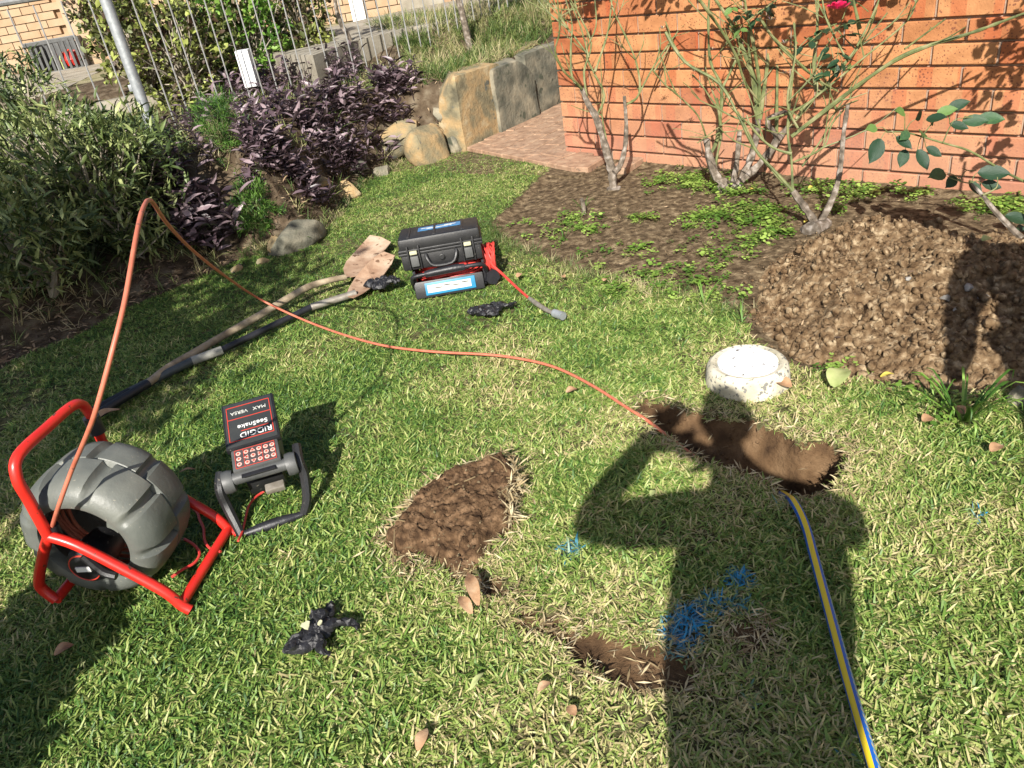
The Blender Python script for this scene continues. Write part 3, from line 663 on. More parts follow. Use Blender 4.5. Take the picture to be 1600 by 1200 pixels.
rock(545, 296, (.12, .10, .10), 4, 'stone', 'squarish tan rock in the gap right of the purple leaves on the lawn edge', .4, lift=.6)
rock(506, 284, (.075, .07, .065), 5, 'stone', 'small pale brown rock just left of the squarish tan rock', .9, z=.10, lift=.6)
rock(562, 258, (.11, .09, .08), 6, 'greystone', 'grey green rock half under purple leaves above the squarish tan rock', .2, z=.10, lift=.5)
rock(598, 266, (.11, .08, .06), 8, 'greystone', 'low mossy grey rock at the grass edge', .2, lift=.5)
rock(628, 206, (.25, .2, .2), 9, 'stone', 'large ochre boulder leaning left with a dark hollow below it', .5, z=.12, lift=.5, tilt=(.2, -.3))
rock(676, 218, (.26, .2, .25), 10, 'stone', 'large mossy yellow boulder next to the retaining wall end', 1.0, lift=.6, tilt=(.2, .35))
rock(702, 196, (.08, .08, .09), 12, 'stone', 'small dark brown rock wedged above the yellow boulder', .3, z=.22, lift=.3)
rock(690, 175, (.11, .09, .08), 13, 'greystone', 'rounded grey rock under the purple leaves at the wall top', .3, z=.34, lift=.3)
rock(712, 222, (.08, .1, .13), 14, 'greystone', 'narrow grey rock filling the corner beside the retaining wall', .3, z=.05, lift=.4)
rock(1592, 625, (.06, .055, .05), 15, 'greystone', 'rounded grey stone at the right edge below the dirt pile', .3, lift=.6, group='stones by the dirt pile')
rock(410, 408, (.05, .04, .03), 16, 'stone', 'little reddish brick fragment on the bank edge', .3, lift=.6)
rock(372, 418, (.06, .04, .03), 17, 'stone', 'little tan stone chip by the purple leaves tips', 1.3, lift=.6)

rw_ = thing('retaining_wall', 'sandstone block retaining wall beside the clay paver path', 'wall', G(790, 205))
rot_r = pa
def block(px, py, L_, Dp, Hh, seed, key, z0=0, dd=.12, tlt=0):
    g = G(px, py, 0); c = Vector((g.x, g.y, z0 + Hh / 2 - .04)) - pn * dd
    o = link('stone', rock_mesh('stone', (L_, Dp, Hh), seed, key, boxy=True, nz=.045), rw_, c - rw_.location); o.rotation_euler = (0, tlt, rot_r)
block(760, 221, .68, .30, .66, 41, 'stone', 0, .12, .02)
block(813, 199, .66, .30, .62, 42, 'greystone', 0, .13)
block(862, 173, .78, .30, .64, 43, 'greystone', 0, .13)
block(840, 175, .40, .3, .16, 44, 'stone', .50, .16, -.1)
block(940, 137, .9, .3, .65, 45, 'greystone', 0, .13)

# ------------------------------------------------------------------ fence
FP = G(245, 225, .5); FQ = G(725, 75, .62); fd = (Vector((FQ.x - FP.x, FQ.y - FP.y, 0))).normalized(); fn = Vector((fd.y, -fd.x, 0))
fence = thing('picket_fence', 'tall fence of thin pale metal pickets along the planted bank', 'fence', FP)
tops = [206, 234, 262, 292, 319, 345, 369, 394, 419, 441, 464, 486, 507, 528, 550, 569, 587, 606, 625, 644, 660, 676, 693, 708, 722, 736, 749, 763, 778, 792, 806, 819, 833, 846]
tops = [138, 94, 48, 5, -40, -90, -140] + tops
for px in tops:
    p = OP(px, 0, FP, fn); s_ = (p - FP).dot(fd); gz = tz(p.x, p.y)
    mbp = MB(); mbp.tube([(p.x, p.y, gz - .03), (p.x, p.y, 1.62)], .0062, 6, 1); mbp.build('picket', M['picket'], fence)
mb = MB(); a = FP - fd * 3.2; b = FP + fd * 6.5
for z in (1.66,): mb.tube([(a.x, a.y, z), (b.x, b.y, z)], .02, 8, 1)
mb.build('rail', M['picket'], fence)
pp = OP(245, 222, FP - fn * -.03, fn); 
mb = MB(); p0 = A(247, 226, FP.y - .06); p1 = A(165, 0, FP.y - .06); dp = (p1 - p0); mb.tube([p0 - dp * .15, p1 + dp * .25], .043, 18, 1); post = mb.build('post', M['galv'], fence)
mb = MB(); q = p0 + dp * .42; mb.box(q + Vector((-.045, 0, 0)), (.03, .05, .05), None, .005); mb.build('clamp', M['galv'], fence)
mb = MB(); mb.box(A(225, 208, FP.y - .12), (.07, .05, .09), Euler((.1, .3, .2)), .006); o = mb.build('marker_block', M['whitepaint'], None); tag(o, 'small white block beside the foot of the grey fence post', 'block')

# ------------------------------------------------------------------ neighbour's yard
hs = thing('neighbour_house', 'pale brick house with white downpipes beyond the fence', 'house', (-3, 13.4, .85))
def far_bricks(x0, x1, y, z0, rows, seed, lim):
    rr = random.Random(seed); n = 0
    me = []
    for i in range(2):
        bm = bmesh.new(); bmesh.ops.create_cube(bm, size=1)
        for v in bm.verts: v.co = Vector((v.co.x * .305, v.co.y * .06, v.co.z * .100))
        q = bpy.data.meshes.new('brick'); bm.to_mesh(q); bm.free(); q.materials.append(M['housebrick']); me.append(q)
    for r_ in range(rows):
        k = 0; x = x0 + (.155 if r_ % 2 else 0)
        while x + .3 < x1 and n < lim:
            link('brick', rr.choice(me), hs, Vector((x + .155, y - .03, z0 + .055 + r_ * .112)) - hs.location); x += .317; n += 1
mb = MB(); mb.box((-9.3, 14.4, 2.1), (7.2, 1, 2.6)); mb.build('wall', M['housebrick'], hs, False)
mb = MB(); mb.box((.2, 13.4, 2.1), (11.4, 1, 2.6)); mb.build('wall', M['housebrick'], hs, False)
far_bricks(-7.9, -5.72, 13.9, .86, 14, 3, 100); far_bricks(-3.4, 1.6, 12.9, .85, 9, 4, 150)
mb = MB(); mb.box((-3, 14.2, 3.5), (20, 3.4, .12), Euler((.2, 0, 0))); mb.build('roof', M['roof'], hs, False)
for (x, y, wd_) in ((-5.72, 13.78, .14), (A(558, 10, 12.8).x, 12.78, .20)):
    mb = MB(); mb.box((x, y, 2.1), (wd_, .1, 2.55), None, .02); mb.build('downpipe', M['whitepaint'], hs)
mb = MB(); mb.box((A(660, 8, 12.85).x, 12.83, 1.02), (.62, .06, .3)); mb.build('vent_screen', M['concrete'], hs, False)
# driveway and footpath slabs, kerb
def slab(name, pts, z, th, key, label, parts=None):
    V = [(p[0], p[1], z) for p in pts] + [(p[0], p[1], z - th) for p in pts]; n = len(pts)
    Fs = [tuple(range(n)), tuple(range(n, 2 * n))[::-1]] + [(i, i + n, (i + 1) % n + n, (i + 1) % n) for i in range(n)]
    o = npmesh(name, V, Fs, M[key], None, False); o['kind'] = 'structure'; return o
ft = [G(405, 88, .86), G(480, 55, .86), G(560, 36, .86), G(620, 22, .86), G(760, -5, .86), G(900, -40, .86), G(900, -5, .86), G(740, 30, .86), G(640, 48, .86), G(560, 68, .86), G(490, 92, .86)]
slab('footpath', ft[::-1], .89, .35, 'concrete', '')
dv = [G(90, 118, .84), G(150, 92, .84), G(190, 118, .84), G(215, 135, .84), G(150, 156, .84)]
slab('driveway', [(-9.6, 13.8), (-5.0, 13.8), (-4.2, 9.2), (-6.5, 8.6)], .86, .1, 'concrete', '')
kb = thing('kerb_wall', 'low concrete retaining kerb left of the grey fence post', 'wall', G(180, 180, .6))
mb = MB(); ka = A(148, 172, 8.1); kc = A(222, 142, 8.3); kdir = (kc - ka).normalized(); mb.box((ka + kc) / 2 + Vector((-.3, 0, -.17)), (2.2, .16, .36), Matrix.Rotation(math.atan2(kdir.y, kdir.x), 3, 'Z'), .01); mb.build('kerb', M['concrete'], kb)
# slotted planter tub holding a red thing
tb = thing('slotted_tub', 'dark grey slotted crate with red and green things in it against the pale brick house', 'crate', G(105, 108, .86))
tc_ = A(100, 88, 13.0)
mb = MB(); rt = Matrix.Rotation(.1, 3, 'Z')
for k in range(9): mb.box(tc_ + Vector((-.32 + .08 * k, -.25, .02)), (.035, .03, .42), rt)
for dz in (-.19, .23): mb.box(tc_ + Vector((0, -.255, dz)), (.74, .05, .06), rt, .008)
for dx in (-.36, .36): mb.box(tc_ + Vector((dx, 0, .02)), (.03, .5, .44), rt)
mb.box(tc_ + Vector((0, .25, .02)), (.74, .03, .44), rt); mb.box(tc_ + Vector((0, 0, -.2)), (.74, .5, .04), rt)
mb.build('crate_body', M['greycase'], tb, False)
mb = MB(); mb.lathe([(0, -.1), (.13, -.08), (.16, 0), (.12, .1), (0, .14)], A(113, 92, 12.9) + Vector((0, .0, 0)), seg=14); o = mb.build('red_bag', M['red']); tag(o, 'red rounded bag inside the grey slotted crate', 'bag')
mb = MB(); mb.lathe([(0, -.12), (.05, -.12), (.05, .05), (.02, .1), (.02, .14), (0, .14)], A(100, 96, 12.9), seg=10); o = mb.build('green_bottle', M['fern'] if False else M['greenleaf']); tag(o, 'small green bottle left of the red bag in the crate', 'bottle')
# white post
mb = MB(); q0 = A(392, 128, 7.9); q1 = A(378, 74, 7.9); mb.box((q0 + q1) / 2 + Vector((0, 0, -.03)), (.12, .12, (q1 - q0).length + .02), None, .01); o = mb.build('white_post', M['whitepaint']); tag(o, 'short thick white post beyond the pickets behind the purple plants', 'post')
# small stone edging behind the fence
for i, (px, py, s_, lb) in enumerate([(660, 88, .3, 'grey garden edging stone nearest the thin tree trunk'), (615, 60, .28, 'tan garden edging stone in the row along the footpath'), (575, 72, .26, 'dark mossy edging stone in the row along the footpath'), (490, 78, .27, 'blue grey edging stone behind the tall purple stem')]):
    g = A(px, py, 9.2 + i * .15); o = link('edging_stone', rock_mesh('edging_stone', (s_ * .6, s_ * .4, s_ * .6), 50 + i, 'greystone' if i != 1 else 'stone'), None, g + Vector((0, 0, -.04))); tag(o, lb, 'rock', 'edging stones beyond the fence')

# small trees by the fence
def small_tree(label, pts, rads, seed, crown=None):
    t = thing('young_tree', label, 'tree', pts[0], 'young trees by the fence'); mb = MB(); mb.tube(pts, rads, 8, 4)
    mb.build('trunk', M['bark'], t)
    rs = np.random.RandomState(seed); c = np.array(crown[0]); n = crown[2]
    mb = MB()
    for k in range(8):
        e_ = Vector(c + rs.normal(0, .5, 3) * crown[1]); mb.tube([pts[-1], Vector(pts[-1]).lerp(e_, .5) + Vector(rs.normal(0, .05, 3)), e_], [rads[-1], rads[-1] * .6, .004], 5, 2)
    mb.build('limb', M['bark'], t)
    P_ = c + rs.normal(0, .45, (n, 3)) * crown[1]; D = rs.normal(size=(n, 3)); D[:, 2] -= .3
    o = merged_leaves('crown', 'wide', P_, D, .1 + .08 * rs.rand(n), M['roseleaf'], t, seed=seed); o['kind'] = 'stuff'
    return t
TY = 8.35
small_tree('slender dark trunked tree standing in the long grass above the retaining wall', [A(738, 82, TY) - Vector((0, 0, .1)), A(730, 55, TY), A(722, 20, TY), A(715, -10, TY), A(716, -60, TY), A(712, -110, TY)], [.036, .033, .03, .028, .022, .016], 5, (A(712, -190, TY), (.5, .5, .35), 320))
small_tree('thin young tree with broad drooping leaves in front of the white downpipe', [A(560, 100, 8.6) - Vector((0, 0, .2)), A(548, 65, 8.6), A(532, 35, 8.6), A(524, 5, 8.6), A(520, -40, 8.6)], [.02, .022, .024, .018, .012], 6, (A(510, -70, 8.6), (.30, .3, .16), 90))

# ------------------------------------------------------------------ hedge shrubs beyond the fence
def W(px, py, Y): return tuple(A(px, py, Y))
hedg = [(475, 85, 9.0, (.30, .3, .22), 'low dark bush between the pickets and the end of the footpath'), (330, 30, 8.9, (.55, .5, .5), 'tall brown leafed bush above the middle pickets'), (210, 70, 8.6, (.40, .5, .55), 'bright yellow green bush right behind the top of the grey fence post'),
        (290, 95, 8.3, (.55, .5, .62), 'brown and green leafy bush behind the pickets right of the grey post'),
        (375, 55, 8.8, (.55, .5, .60), 'dense dark leafed bush in the middle behind the pickets'),
        (455, 20, 9.6, (.50, .5, .50), 'dark bush right of the middle one, against the pale house wall'),
        (175, 20, 10.4, (.45, .5, .5), 'light green bush against the white downpipe at upper left')]
for i, (px, py, Y, rd, lb) in enumerate(hedg):
    c = A(px, py, Y); shrub('leafy_bush', lb, 'bush', (c.x, c.y, tz(c.x, c.y)), c, rd, 260, 'wide', 'fern' if i == 4 else 'hedge', .062, 9, 60 + i, group='bushes beyond the fence', twr=.006)

# ------------------------------------------------------------------ shrubs on the bank
def on_bank(px, py, z=.3):
    d = ray(px, py).normalized(); ts = np.arange(1.5, 16, .01); x = d.x * ts; y = d.y * ts; zz = H + d.z * ts
    i = int(np.argmax(zz < terr_h(x, y))); return Vector((x[i], y[i], zz[i]))
sh = [(110, 255, 5.0, (.62, .42, .34), 250, 'large olive leaved shrub with grey twigs filling the left side'),
      (20, 170, 5.6, (.42, .4, .34), 120, 'taller olive leaved shrub at the left edge of the bank'),
      (215, 230, 5.6, (.30, .3, .22), 120, 'small olive leaved shrub at the foot of the grey fence post'),
      (30, 370, 4.4, (.40, .33, .30), 150, 'dark shaded shrub at the left frame edge over the lawn border'),
      (190, 340, 4.9, (.38, .28, .24), 80, 'shaded low shrub under the large olive shrub')]
for i, (px, py, Y, rd, n, lb) in enumerate(sh):
    c = A(px, py, Y); b_ = (c.x, c.y + .05, tz(c.x, c.y + .05)); shrub('olive_shrub', lb, 'shrub', b_, c, rd, n, 'lance', 'olive', .078, 14, 80 + i, twr=.0062, group='shrubs on the left bank', parts=40 if i < 4 else 0)
ferns = [(360, 215, 6.1, (.18, .2, .24), 'bright feathery green fern between the pickets and purple leaves'),
         (395, 275, 5.65, (.13, .15, .19), 'middle feathery green fern on the bank'),
         (408, 338, 5.25, (.17, .15, .20), 'lowest feathery green fern above the long boulder'),
         (30 + 300, 180, 6.6, (.17, .2, .12), 'sparse feathery fern at the fence foot')]
for i, (px, py, Y, rd, lb) in enumerate(ferns):
    if i == 1: continue
    c = march(px, py + 14); c.z += rd[2] * .55; shrub('feathery_fern', lb, 'fern', (c.x, c.y, tz(c.x, c.y)), c, rd, 120, 'needle', 'fernd', .036, 30, 100 + i, group='feathery ferns on the bank', twig='cane', twr=.0018)

# purple spiderwort: upright stems with leaves one above the other
def purple(px, py, rad, n_stem, hgt, seed, label, z=None, lean=(0, 0), parts=28, ls=.095):
    rs = np.random.RandomState(seed); b_ = on_bank(px, py) if z is None else G(px, py, z); t = thing('purple_spiderwort', label, 'plant', b_, 'purple leaved plants on the bank')
    P_, D, S, TN = [], [], [], []; mb = MB()
    for k in range(n_stem):
        a = rs.rand() * 2 * PI; r_ = rad * math.sqrt(rs.rand()); x = b_.x + r_ * math.cos(a); y = b_.y + r_ * math.sin(a) * .8; z0 = tz(x, y)
        hh = hgt * rs.uniform(.35, 1.1); ln = rs.normal(0, .35, 2) + np.array(lean); tip = Vector((x + ln[0] * hh, y + ln[1] * hh - .05, z0 + hh)); bs = Vector((x, y, z0 - .02)); mid = bs.lerp(tip, .5) + Vector((0, 0, hh * .08))
        mb.tube([bs, mid, tip], [.004, .0035, .0028], 5, 2, False); tn = rs.rand(); nl = rs.randint(6, 10)
        for j in range(nl):
            f = .25 + .75 * (j + 1) / nl; q = bs.lerp(mid, f * 2) if f < .5 else mid.lerp(tip, f * 2 - 1)
            aa = j * 2.5 + rs.rand() * .7; el = rs.uniform(.05, .9)
            P_.append(q); D.append((math.cos(aa) * math.cos(el), math.sin(aa) * math.cos(el), math.sin(el) * (1 if j > nl - 3 else .6))); S.append(ls * rs.uniform(.6, 1.25)); TN.append(min(1, max(0, tn * .6 + rs.rand() * .5 - .05)))
    mb.build('stems', M['purple'], t)['kind'] = 'stuff'
    P_ = np.array([tuple(p) for p in P_]); D = np.array(D); S = np.array(S); TN = np.array(TN); rr = random.Random(seed)
    pick = set(rs.choice(len(P_), min(parts, len(P_)), replace=False).tolist())
    for i in pick: leaf_obj('plance', 'purple', P_[i], D[i], float(S[i]) * 1.15, t, rr)
    rest = [i for i in range(len(P_)) if i not in pick]
    o = merged_leaves('foliage', 'plance', P_[rest], D[rest], S[rest], M['purple'], t, tint=TN[rest], seed=seed); o['kind'] = 'stuff'
    return t
PUR = [(325, 360, .20, 44, .20, 'dark glossy purple clump drooping over the lawn edge left of the ferns', .12),
       (280, 320, .20, 30, .20, 'sparse purple clump in the shade behind the raised orange cable', .11),
       (468, 275, .15, 34, .17, 'lowest purple clump spilling toward the small brown rocks', .085),
       (430, 240, .24, 54, .22, 'purple clump right of the feathery ferns', .09),
       (405, 290, .12, 22, .15, 'small purple clump between the two feathery ferns', .08),
       (520, 222, .20, 46, .19, 'purple clump hanging over the grey green rock', .09),
       (455, 190, .34, 66, .24, 'wide purple clump in the centre of the bank', .09),
       (622, 150, .20, 50, .18, 'purple clump at the right end beside the retaining wall', .10),
       (550, 172, .28, 66, .22, 'purple clump above the ochre boulder', .09),
       (415, 150, .34, 46, .28, 'purple clump in front of the short white post', .09),
       (510, 130, .34, 50, .28, 'upper purple clump with tall stems against the pickets', .095),
       (270, 250, .26, 26, .24, 'thin purple clump at the base of the grey post', .09),
       (330, 200, .3, 22, .24, 'scattered purple stems behind the feathery fern', .09)]
for i, (px, py, rd, n, hh, lb, ls) in enumerate(PUR): purple(px, py, rd, n, hh, 200 + i, lb, lean=(.05, -.30) if i == 0 else (0, -.05), ls=ls)

# strap-leaved clumps in the shade
def straps(px, py, n, ln, seed, label, z=None, key='strap', name='spider_plant', group='strap leaved clumps in the left shade'):
    rs = np.random.RandomState(seed); rr = random.Random(seed); b_ = on_bank(px, py) if z is None else G(px, py, z); t = thing(name, label, 'plant', b_, group)
    for k in range(n):
        a = rs.rand() * 2 * PI; p = b_ + Vector((math.cos(a) * .02, math.sin(a) * .02, 0)); leaf_obj('strap', key, p, (math.cos(a), math.sin(a), rs.uniform(-.1, .5)), ln * rs.uniform(.6, 1.2), t, rr, up=(0, 0, 1))
    return t
straps(195, 400, 46, .36, 1, 'largest clump of arching pale green straps below the olive shrub')
straps(250, 385, 34, .30, 2, 'clump of arching straps right behind the raised orange cable')
straps(140, 420, 30, .30, 3, 'leftmost clump of arching straps in the deep shade')
straps(300, 400, 18, .26, 4, 'small clump of straps between the cable and the purple leaves')
straps(90, 455, 24, .24, 5, 'low strap clump at the lawn edge on the far left')
straps(1505, 655, 30, .20, 6, 'bright green grassy tuft growing at the lower edge of the dirt pile', z=0, key='fern', name='grass_tuft', group=None)
straps(1462, 640, 16, .13, 7, 'smaller bright tuft left of the grassy tuft by the pile', z=0, key='fern', name='grass_tuft', group=None)

# ------------------------------------------------------------------ dirt pile
def mound(name, poly, res, hfn, key, parent=None, jag=.02, seed=0):
    P_ = np.array(poly); x0, y0 = P_.min(0) - .05; x1, y1 = P_.max(0) + .05
    gx = np.arange(x0, x1, res); gy = np.arange(y0, y1, res); X_, Y_ = np.meshgrid(gx, gy); s_ = X_.shape; x = X_.ravel(); y = Y_.ravel()
    wx = x + jag * fbm(x * 14, y * 14, seed + 1, 3) * 2; wy = y + jag * fbm(x * 14 + 9, y * 14, seed + 2, 3) * 2
    ins = inpoly(wx, wy, poly); d, ix = dpoly(wx, wy, poly); d = np.where(ins, d, -d)
    z = terr_h(x, y) + hfn(x, y, d, ix); V = np.stack([x, y, z], 1); n1, n2 = s_; I_ = np.arange(n1 * n2).reshape(s_)
    q = np.stack([I_[:-1, :-1].ravel(), I_[:-1, 1:].ravel(), I_[1:, 1:].ravel(), I_[1:, :-1].ravel()], 1); q = q[(d[q] > -.012).all(1)]
    us, inv = np.unique(q, return_inverse=True)
    return npmesh(name, V[us], inv.reshape(q.shape), M[key], parent, True)
def pile_fn(x, y, d, ix):
    c = np.clip(d, 0, 9); h_ = .115 * (1 - np.exp(-(c / .17) ** 1.4)) * (1 + 1.5 * fbm(x * 3.6, y * 3.6, 31, 3))
    wx = x + .075 * fbm(x * 14, y * 14, 36, 4, .6); wy = y + .075 * fbm(x * 14 + 5, y * 14, 37, 4, .6)
    d1, d2, ci = worley(wx * 7, wy * 7, 3); big = sstep(0, .10, d2 - d1) * (.006 + .045 * ci ** 2)
    e1, e2, cj = worley(wx * 22, wy * 22, 5); sm = sstep(0, .22, e2 - e1) * (.001 + .008 * cj) + .046 * fbm(x * 26, y * 24, 61, 6, .66)
    f1, f2, ck = worley(x * 60, y * 60, 7); s3 = sstep(0, .4, f2 - f1) * (.001 + .003 * ck)
    return (h_ + (big + sm + s3 - .025) * sstep(0, .05, c)) - .012 * sstep(.01, -.01, d)
pl_ = thing('dirt_pile', 'heap of freshly dug lumpy brown dirt in front of the rose bushes', 'dirt pile', (*PG([(1330, 480)])[0], 0))
o = mound('heap', pile, .0065, pile_fn, 'pile', pl_, .045)
pz = {}
def pile_hv(x, y):
    ins = inpoly(x, y, pile); d, ix = dpoly(x, y, pile); return terr_h(x, y) + np.where(ins, pile_fn(x, y, np.where(ins, d, 0), ix), 0)
def pile_h(x, y):
    x = np.array([x]); y = np.array([y]); ins = inpoly(x, y, pile); d, ix = dpoly(x, y, pile)
    return float(terr_h(x, y)[0] + (pile_fn(x, y, d, ix)[0] if ins[0] else 0))
def scatter_lumps(name, poly, n, smin, smax, key, parent, hf, seed, variants=5, kind='stuff'):
    """clods joined into one mesh"""
    rs = np.random.RandomState(seed); P_ = np.array(poly); x0, y0 = P_.min(0); x1, y1 = P_.max(0); base = []
    for k in range(variants):
        bm = bmesh.new(); bmesh.ops.create_icosphere(bm, subdivisions=1, radius=1); V = np.array([v.co[:] for v in bm.verts]); V = V * (1 + .9 * fbm3(V * 1.5 + k * 7, k, 3))[:, None]; rq = np.random.RandomState(k + 90)
        for _q in range(9): n_ = rq.normal(size=3); n_ /= np.linalg.norm(n_); V = V - np.maximum(V @ n_ - rq.uniform(.45, .75), 0)[:, None] * n_ * .95
        base.append((V, np.array([[v.index for v in f.verts] for f in bm.faces]))); bm.free()
    X_, Y_ = rs.uniform(x0, x1, n * 3), rs.uniform(y0, y1, n * 3); k_ = inpoly(X_, Y_, poly); X_, Y_ = X_[k_][:n], Y_[k_][:n]; Z_ = hf(X_, Y_)
    VS, FS = [], []; off = 0
    for x, y, z in zip(X_, Y_, Z_):
        V, Fc = base[rs.randint(variants)]; s_ = smin + (smax - smin) * rs.rand() ** 6
        mt = np.array(Euler(rs.rand(3) * 6).to_matrix()); V = (V * np.array([1, .85, .7])) @ mt.T * s_ + np.array([x, y, z + s_ * .25])
        VS.append(V); FS.append(Fc + off); off += len(V)
    o = npmesh(name, np.concatenate(VS), np.concatenate(FS), M[key], parent, False); o['kind'] = kind; return o
scatter_lumps('clods', pile, 6000, .0016, .030, 'pile', pl_, pile_hv, 5)
pcx = sum(p[0] for p in pile) / len(pile); pcy = sum(p[1] for p in pile) / len(pile)
scatter_lumps('big_clods', [(pcx + (a - pcx) * .93, pcy + (b - pcy) * .93) for a, b in pile], 110, .017, .042, 'pile', pl_, pile_hv, 15)
scatter_lumps('spilt_crumbs', [(pcx + (a - pcx) * 1.13, pcy + (b - pcy) * 1.13) for a, b in pile], 2200, .0025, .013, 'pile', pl_, lambda x, y: pile_hv(x, y) + .012, 16)
for i, (px, py, s_, lb) in enumerate([(1478, 470, .028, 'pale pointed stone in the shaded part of the dirt pile'), (1512, 452, .03, 'light brown stone higher up in the shaded dirt'), (1535, 470, .036, 'largest rough grey stone in the shaded dirt'), (1465, 466, .022, 'small dark grey stone left of the pale pointed stone'), (1491, 487, .018, 'tiny white stone chip in the shaded dirt'), (1568, 512, .036, 'flat cream stone lower right in the shaded dirt'), (1455, 545, .018, 'small grey stone on the shade edge of the pile'), (1418, 438, .02, 'small pale stone in the sunlit part of the pile')]):
    g = G(px, py, .14); z = pile_h(g.x, g.y); g = G(px, py, z); o = link('stone_chip', rock_mesh('stone_chip', (s_, s_ * .7, s_ * .6), 70 + i, 'pebble', sub=3), None, (g.x, g.y, z + s_ * .35)); o.rotation_euler = (.3 * i, .2, i); tag(o, lb, 'stone', 'stones in the dirt pile')

# bed crumbs
bedpoly = [tuple(p) for p in bed[:17]] + [(2.9, 3.6), tuple(WC[:2])]
o = scatter_lumps('soil_crumbs', bedpoly, 4000, .002, .013, 'soil', None, terr_h, 6, 3)
hp = scatter_lumps('hole_crumbs', hole, 1300, .0025, .013, 'clay', None, terr_h, 7, 3)

# ------------------------------------------------------------------ upturned sod
def sod_fn(x, y, d, ix):
    c = np.clip(d, 0, 9); bx, by = PG([(705, 898)])[0]; tx, ty = PG([(745, 750)])[0]; L_ = math.hypot(tx - bx, ty - by)
    f = np.clip(((x - bx) * (tx - bx) + (y - by) * (ty - by)) / L_ ** 2, 0, 1.1)
    h_ = (.010 + .078 * f ** .8) * sstep(-.005, .014, d)
    x_ = x + .02 * fbm(x * 30, y * 30, 5, 3); y_ = y + .02 * fbm(x * 30 + 4, y * 30, 6, 3); d1, d2, ci = worley(x_ * 18, y_ * 18, 13); e1, e2, cj = worley(x_ * 60, y_ * 60, 14)
    return h_ + (sstep(0, .15, d2 - d1) * .008 + ci * .012 + sstep(0, .4, e2 - e1) * .004 + .045 * fbm(x * 28, y * 28, 77, 5, .65)) * sstep(0, .03, c)
sd_t = thing('turf_sod', 'upturned triangular chunk of turf showing its soil side', 'turf', (*PG([(715, 830)])[0], 0))
M['sodsoil'] = mat('root_soil', [(.035, .020, .012), (.11, .065, .035), (.24, .15, .085)], 34, .95, .012, 90, detail=10, spec=.1)
mound('soil_face', sod, .004, sod_fn, 'sodsoil', sd_t, .012, 3)
def sod_hv(x, y):
    ins = inpoly(x, y, sod); d, ix = dpoly(x, y, sod); return terr_h(x, y) + sod_fn(x, y, np.where(ins, d, -d), ix)
def sod_h(x, y):
    x = np.array([x]); y = np.array([y]); d, ix = dpoly(x, y, sod); return float(terr_h(x, y)[0] + sod_fn(x, y, np.where(inpoly(x, y, sod), d, -d), ix)[0])
scatter_lumps('crumbs', sod, 260, .002, .009, 'soil', sd_t, sod_hv, 8, 3)
# roots and straw round its raised edge
rs = np.random.RandomState(4); P_, D, S = [], [], []
edge = [sod[i] for i in range(0, 9)]
for k in range(900):
    i = rs.randint(len(edge) - 1); f = rs.rand(); a, b = edge[i], edge[i + 1]; x = a[0] + (b[0] - a[0]) * f + rs.normal(0, .007); y = a[1] + (b[1] - a[1]) * f + rs.normal(0, .007)
    P_.append((x, y - .004, (.03 + .045 * min(1, i / 4) * min(1, max(0, (8.5 - i) / 2.5))) * rs.uniform(.4, 1.15))); D.append((rs.normal(-.2, .8), rs.normal(-.1, .8), rs.uniform(-.3, .6))); S.append(rs.uniform(.025, .06))
M['straw'] = mat('straw', [(.22, .16, .08), (.42, .33, .18), (.5, .42, .26)], 8, .8, tint='tint', trans=.1)
o = merged_leaves('straw_fringe', 'needle', np.array(P_), np.array(D), np.array(S), M['straw'], sd_t, seed=9); o['kind'] = 'stuff'
mb = MB(); 
for pts in ([(583, 858), (590, 850), (600, 835), (612, 830)], [(640, 845), (625, 838), (622, 862), (617, 895)], [(710, 800), (735, 788), (750, 780)], [(775, 755), (795, 768), (805, 785)]):
    mb.tube([Vector((*PG([p])[0], 0)) + Vector((0, 0, max(.03, sod_h(*PG([p])[0]) + .004))) for p in pts], .0022, 5, 3)
mb.build('root', M['straw'], sd_t)

rs = np.random.RandomState(14); P_, D, S = [], [], []
for poly, n_, off_ in ((hole, 900, .03), (bare1, 420, .03), (bare2, 160, .03), (trench, 420, .05), (sod, 700, .05)):
    cl = poly is not trench; m_ = len(poly)
    for k in range(n_):
        i = rs.randint(m_ if cl else m_ - 1); a, b = poly[i], poly[(i + 1) % m_]; f = rs.rand(); x = a[0] + (b[0] - a[0]) * f + rs.normal(0, off_ * .6); y = a[1] + (b[1] - a[1]) * f + rs.normal(0, off_ * .6)
        if (inpoly([x], [y], bare1)[0] or inpoly([x], [y], hole)[0]) and rs.rand() < .8: continue
        P_.append((x, y, rs.uniform(.004, .03))); D.append((rs.normal(), rs.normal(), rs.normal(0, .3))); S.append(rs.uniform(.015, .05))
P_ = np.array(P_); P_[:, 2] += terr_h(P_[:, 0], P_[:, 1])
o = merged_leaves('dead_grass', 'needle', P_, np.array(D), np.array(S), M['straw'], None, seed=19); tag(o, 'dead straw coloured grass and roots strewn round the diggings', 'dead grass', kind='stuff')

# ------------------------------------------------------------------ concrete inspection surround
cp = thing('inspection_surround', 'round concrete inspection surround with a white lid on the lawn', 'concrete ring', cap_c)
mb = MB(); mb.lathe([(.150, -.03), (.148, .02), (.143, .06), (.136, .074), (.126, .080), (.112, .077), (.108, .070), (.10, .066), (0, .066)], cap_c, seg=64, mod=lambda a, h_: 1 + .006 * math.sin(a * 3 + 1) + .004 * math.sin(a * 11)); mb.build('ring', M['cap_c'], cp)
mb = MB(); mb.lathe([(.106, .067), (.105, .079), (.098, .0815), (.06, .0835), (0, .084)], cap_c, seg=48); mb.build('lid', M['cap_w'], cp)

